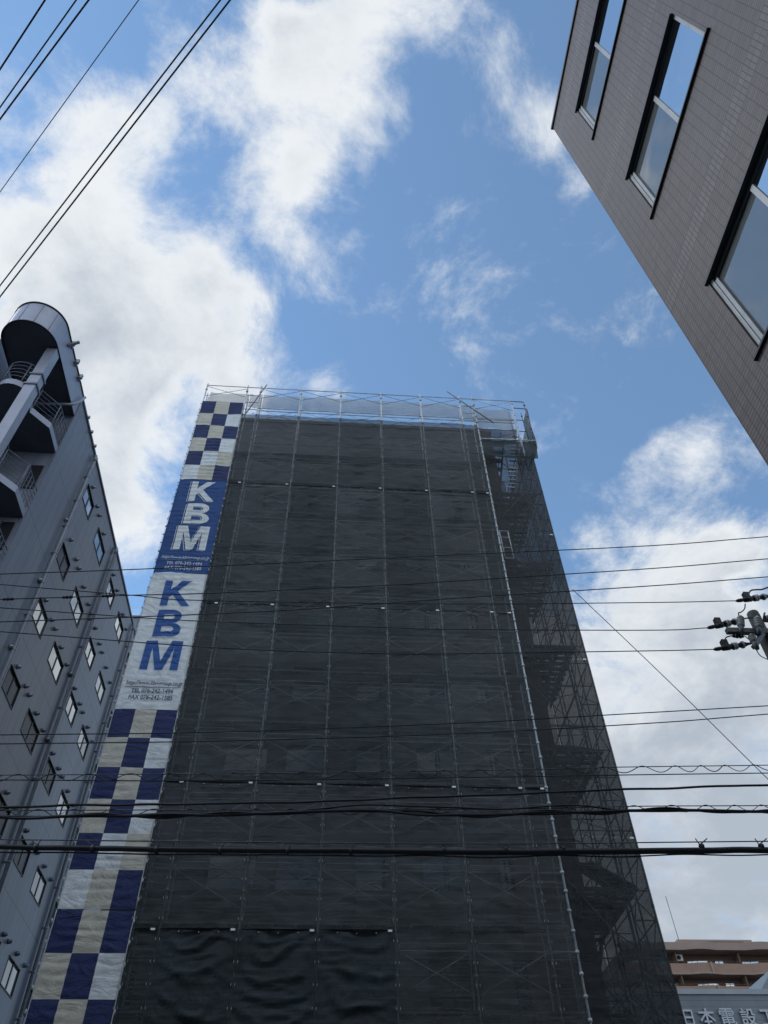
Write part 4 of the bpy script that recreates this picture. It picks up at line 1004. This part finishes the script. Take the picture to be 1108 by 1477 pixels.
# cloud banks: (photo pixel of the bank's middle -> world direction, radius, weight)
BANKS = [(60, 330, 120, .76), (150, 430, 110, .70), (230, 490, 80, .52), (120, 540, 100, .64), (330, 470, 48, .62), (300, 400, 48, .55), (345, 425, 36, .4), (350, 520, 40, .35),
         (100, 195, 55, .42), (200, 130, 60, .62), (280, 105, 50, .5), (160, 190, 52, .5), (320, 165, 36, .3), (250, 265, 55, -.12), (300, 240, 40, -.06), (70, 60, 60, -.1), (330, 40, 40, -.1),
         (400, 100, 70, .68), (450, 60, 72, .68), (520, 30, 66, .6), (430, 190, 52, .62), (400, 235, 38, .42), (545, 190, 30, .42), (480, 140, 66, .65), (600, 30, 55, .42), (640, 55, 36, .3),
         (350, 275, 45, .30), (390, 295, 42, .36), (425, 350, 36, .40), (405, 395, 30, .32), (490, 320, 22, .34), (500, 245, 26, .36), (645, 418, 24, .26), (655, 460, 18, .12),
         (765, 160, 40, .52), (795, 205, 36, .52), (832, 285, 30, .62), (660, 200, 28, .26), (690, 100, 50, .22), (720, 60, 40, .2),
         (385, 553, 32, .65), (490, 545, 24, .48), (200, 610, 75, .6), (180, 520, 55, .45), (170, 700, 55, .5), (210, 765, 55, .6), (255, 575, 34, -.3), (190, 560, 26, -.2), (60, 650, 80, .5),
         (965, 650, 46, .55), (1005, 640, 28, .3), (900, 685, 34, .3), (1000, 765, 58, .85), (940, 805, 42, .65), (1050, 785, 46, .62), (960, 880, 76, .62), (870, 835, 28, .35), (865, 905, 55, .6), (1105, 720, 28, .65),
         (1000, 970, 120, 1.0), (900, 1050, 140, 1.0), (1050, 1060, 140, 1.0), (1000, 1200, 190, 1.1), (1000, 1350, 200, 1.0), (1045, 838, 28, -.55), (1085, 832, 22, -.35), (850, 868, 24, -.35), (1030, 555, 18, .12)]
wn_ = N(nt, 'ShaderNodeTexNoise', Scale=3.2, Detail=7.0, Roughness=0.6); L(nt, cb.outputs[0], wn_.inputs['Vector'])
wv = nt.nodes.new('ShaderNodeVectorMath'); wv.operation = 'MULTIPLY_ADD'; L(nt, wn_.outputs['Color'], wv.inputs[0]); wv.inputs[1].default_value = (.20, .20, .20); wv.inputs[2].default_value = (-.10, -.10, -.10)
wa = nt.nodes.new('ShaderNodeVectorMath'); wa.operation = 'ADD'; L(nt, dirv, wa.inputs[0]); L(nt, wv.outputs[0], wa.inputs[1])
wz_ = nt.nodes.new('ShaderNodeVectorMath'); wz_.operation = 'NORMALIZE'; L(nt, wa.outputs[0], wz_.inputs[0])
cov = None
for x, y, r, w in BANKS:
    d = ray(x, y); l = d.length; d = d.normalized(); ar = r/FOC/ (l*l)**.75 * 1.0
    vm = nt.nodes.new('ShaderNodeVectorMath'); vm.operation = 'DOT_PRODUCT'; L(nt, wz_.outputs[0], vm.inputs[0]); vm.inputs[1].default_value = d
    k = 1.0/(ar*ar)
    e = mth(nt, 'EXPONENT', mth(nt, 'MULTIPLY', mth(nt, 'SUBTRACT', vm.outputs['Value'], 1.0), 2*k*.75))
    e = mth(nt, 'MULTIPLY', e, w); cov = e if cov is None else mth(nt, 'ADD', cov, e)
# elsewhere: half covered
back = sstep(nt, sp.outputs[1], -0.25, 0.12, 1.0, 0.0)
lowf = sstep(nt, sp.outputs[2], 0.05, 0.32, 1.0, 0.0)
cov = mth(nt, 'ADD', mth(nt, 'MINIMUM', cov, 1.0), mth(nt, 'ADD', mth(nt, 'MULTIPLY', back, 0.45), mth(nt, 'MULTIPLY', lowf, 0.35)))
n1 = N(nt, 'ShaderNodeTexNoise', Scale=6.5, Detail=13.0, Roughness=0.68, Distortion=0.25); L(nt, cb.outputs[0], n1.inputs['Vector'])
n2 = N(nt, 'ShaderNodeTexNoise', Scale=2.1, Detail=5.0, Roughness=0.55, Distortion=0.2); 
mp = nt.nodes.new('ShaderNodeMapping'); mp.inputs['Location'].default_value = (3.1, 1.7, 0); L(nt, cb.outputs[0], mp.inputs[0]); L(nt, mp.outputs[0], n2.inputs['Vector'])
dens0 = mth(nt, 'ADD', cov, mth(nt, 'MULTIPLY', mth(nt, 'SUBTRACT', n1.outputs[0], 0.5), 3.0))
dens = sstep(nt, dens0, 0.0, 0.95)
low2 = sstep(nt, sp.outputs[2], 0.40, 0.72, 1.0, 0.0)
mp3 = nt.nodes.new('ShaderNodeMapping'); mp3.inputs['Location'].default_value = (-.055, .014, 0); L(nt, cb.outputs[0], mp3.inputs[0])
n3 = N(nt, 'ShaderNodeTexNoise', Scale=6.5, Detail=13.0, Roughness=0.6, Distortion=0.25); L(nt, mp3.outputs[0], n3.inputs['Vector'])
emb = mth(nt, 'MULTIPLY', mth(nt, 'SUBTRACT', n3.outputs[0], n1.outputs[0]), 1.6)       # thicker cloud towards the sun shades what lies behind it
thick = sstep(nt, mth(nt, 'ADD', mth(nt, 'ADD', mth(nt, 'ADD', dens0, emb), low2), mth(nt, 'MULTIPLY', mth(nt, 'SUBTRACT', n2.outputs[0], 0.5), 1.6)), 0.85, 2.0)
CL = 1.0/SK
bright = (0.71*CL, 0.735*CL, 0.755*CL); grey = (0.37*CL, 0.415*CL, 0.475*CL)
ccol = mixc(nt, thick, bright, grey)
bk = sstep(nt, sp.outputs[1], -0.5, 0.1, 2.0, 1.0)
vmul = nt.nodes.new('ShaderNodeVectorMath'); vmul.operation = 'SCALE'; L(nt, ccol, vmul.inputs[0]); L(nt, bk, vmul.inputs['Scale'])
skm = nt.nodes.new('ShaderNodeVectorMath'); skm.operation = 'MULTIPLY'; L(nt, sky.outputs[0], skm.inputs[0]); skm.inputs[1].default_value = (0.92, 1.14, 1.16)
hz = mixc(nt, 0.13, skm.outputs[0], (0.34*CL, 0.40*CL, 0.48*CL))
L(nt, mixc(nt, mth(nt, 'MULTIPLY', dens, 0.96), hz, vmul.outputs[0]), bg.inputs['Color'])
W.cycles.sampling_method = 'MANUAL'; W.cycles.sample_map_resolution = 512

sl = bpy.data.lights.new('sun', 'SUN'); sl.energy = 0.5; sl.angle = math.radians(15); sl.color = (1, .95, .87)
so = bpy.data.objects.new('sun', sl); COL.objects.link(so); so.rotation_euler = (-sd).to_track_quat('-Z', 'Y').to_euler()

S.view_settings.view_transform = 'Standard'; S.view_settings.look = 'None'; S.view_settings.exposure = 0.3; S.view_settings.gamma = 1.0
S.render.engine = 'CYCLES'
S.cycles.transparent_max_bounces = 24; S.cycles.max_bounces = 8; S.cycles.diffuse_bounces = 3
S.cycles.use_denoising = True
